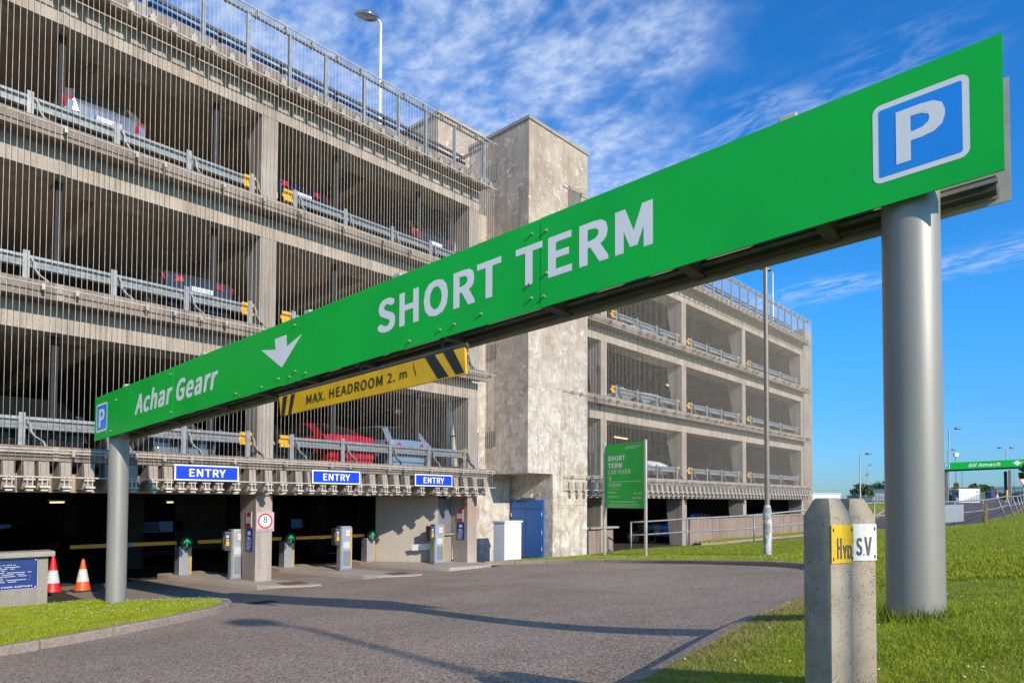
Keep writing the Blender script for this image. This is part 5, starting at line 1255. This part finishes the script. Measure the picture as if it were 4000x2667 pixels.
# ------------------------------------------------------------------ grass blades and daisies
def blades(name, label, cnt, sampler, hmin, hmax, wd, mat='grass_blade'):
    P = sampler(cnt); n = len(P); z = gz_arr(P) + GH - .006
    ang = RNG.random(n) * 2 * math.pi; hgt = hmin + (hmax - hmin) * RNG.random(n); lean = RNG.normal(size=(n, 2)) * .5 * hgt[:, None]
    dx = np.cos(ang) * wd; dy = np.sin(ang) * wd
    V = np.empty((n, 3, 3)); V[:, 0] = np.stack([P[:, 0] - dx, P[:, 1] - dy, z], 1); V[:, 1] = np.stack([P[:, 0] + dx, P[:, 1] + dy, z], 1); V[:, 2] = np.stack([P[:, 0] + lean[:, 0], P[:, 1] + lean[:, 1], z + hgt], 1)
    me = bpy.data.meshes.new(name); me.vertices.add(n * 3); me.vertices.foreach_set('co', V.ravel()); me.loops.add(n * 3); me.loops.foreach_set('vertex_index', np.arange(n * 3, dtype=np.int32))
    me.polygons.add(n); me.polygons.foreach_set('loop_start', np.arange(0, n * 3, 3, dtype=np.int32)); me.update(calc_edges=True); me.validate()
    me.materials.append(mp(mat)); o = bpy.data.objects.new(name, me); COL.objects.link(o); o['kind'] = 'stuff'; o['label'] = label; o['category'] = 'grass'; return o
def sample_poly(poly, box, pw=None):
    def f(n):
        out = []
        while sum(map(len, out)) < n:
            q = np.stack([box[0] + (box[1] - box[0]) * RNG.random(n), box[2] + (box[3] - box[2]) * RNG.random(n)], 1); q = q[inside(q, poly)]
            if pw: q = q[RNG.random(len(q)) < pw(q)]
            out.append(q)
        return np.concatenate(out)[:n]
    return f
fall = lambda r0: (lambda q: np.minimum(1, (r0 / np.maximum(r0, np.hypot(q[:, 0], q[:, 1] + 15.5))) ** 2))
blades('bank_grass', 'short green grass on the bank in the foreground', 330000, sample_poly(verge_right, (1.0, 20, -19.5, -6), fall(3.2)), .010, .030, .0019)
blades('lawn_grass', 'mown grass between the road and the exit lane', 160000, sample_poly(verge_right, (8, 40, -20, 0), fall(9)), .025, .06, .006)
blades('island_grass', 'mown grass on the island by the left gantry post', 110000, sample_poly(verge_left, (-1, 5.4, -8.0, -.6)), .018, .045, .004)
blades('far_grass', 'mown grass strip beyond the exit lane', 30000, sample_poly(fv, (28, 70, -4, 8), fall(30)), .04, .1, .02)
def ring(c, r0, r1):
    def f(n):
        a = RNG.random(n) * 2 * math.pi; r = r0 + (r1 - r0) * RNG.random(n) ** 2; return np.stack([c[0] + r * np.cos(a), c[1] + r * np.sin(a)], 1)
    return f
blades('tuft_grass', 'longer grass tufts round the foot of the thick right post', 900, ring(pr, .165, .26), .03, .11, .0022)
blades('tuft_grass', 'longer grass tufts round the foot of the left gantry post', 500, ring(pl, .165, .25), .03, .09, .003)
blades('tuft_grass', 'longer grass round the feet of the concrete markers', 500, ring((3.04, -14.58), .09, .2), .02, .07, .002)
def daisies(n, sampler, s, name, label):
    P = sampler(n); z = gz_arr(P) + GH; mb = MB()
    for p, q in zip(P, z):
        hh = .03 + .03 * RNG.random(); mb.add([(p[0] + s * math.cos(k * 1.047), p[1] + s * math.sin(k * 1.047), q + hh + .004 * (k % 2)) for k in range(6)], [(0, 1, 2, 3, 4, 5)])
    o = obj(name, mb, 'daisy_white', recalc=False, kind='stuff'); o['label'] = label; o['category'] = 'daisies'
def fringe(line, spread):
    L = np.array(resample(line, .05))
    def f(n):
        q = L[RNG.integers(0, len(L), n)] + RNG.normal(size=(n, 2)) * .03; q[:, 1] -= np.abs(RNG.normal(size=n)) * spread + .12; return q
    return f
blades('dry_grass', 'straw coloured dry grass along the near kerb', 26000, fringe([p for p in KN if p[0] > -1] , .22), .012, .035, .002, 'grass_dry')

daisies(230, sample_poly(verge_right, (1.5, 14, -19, -12.4), fall(4)), .006, 'daisies', 'tiny white daisies on the foreground bank')
daisies(420, sample_poly(verge_right, (15, 27, -10, -.6)), .014, 'daisies', 'white daisies on the grass by the tariff board')
daisies(150, sample_poly(verge_left, (2.5, 5.4, -4.5, -.8)), .012, 'daisies', 'white daisies round the left gantry post')
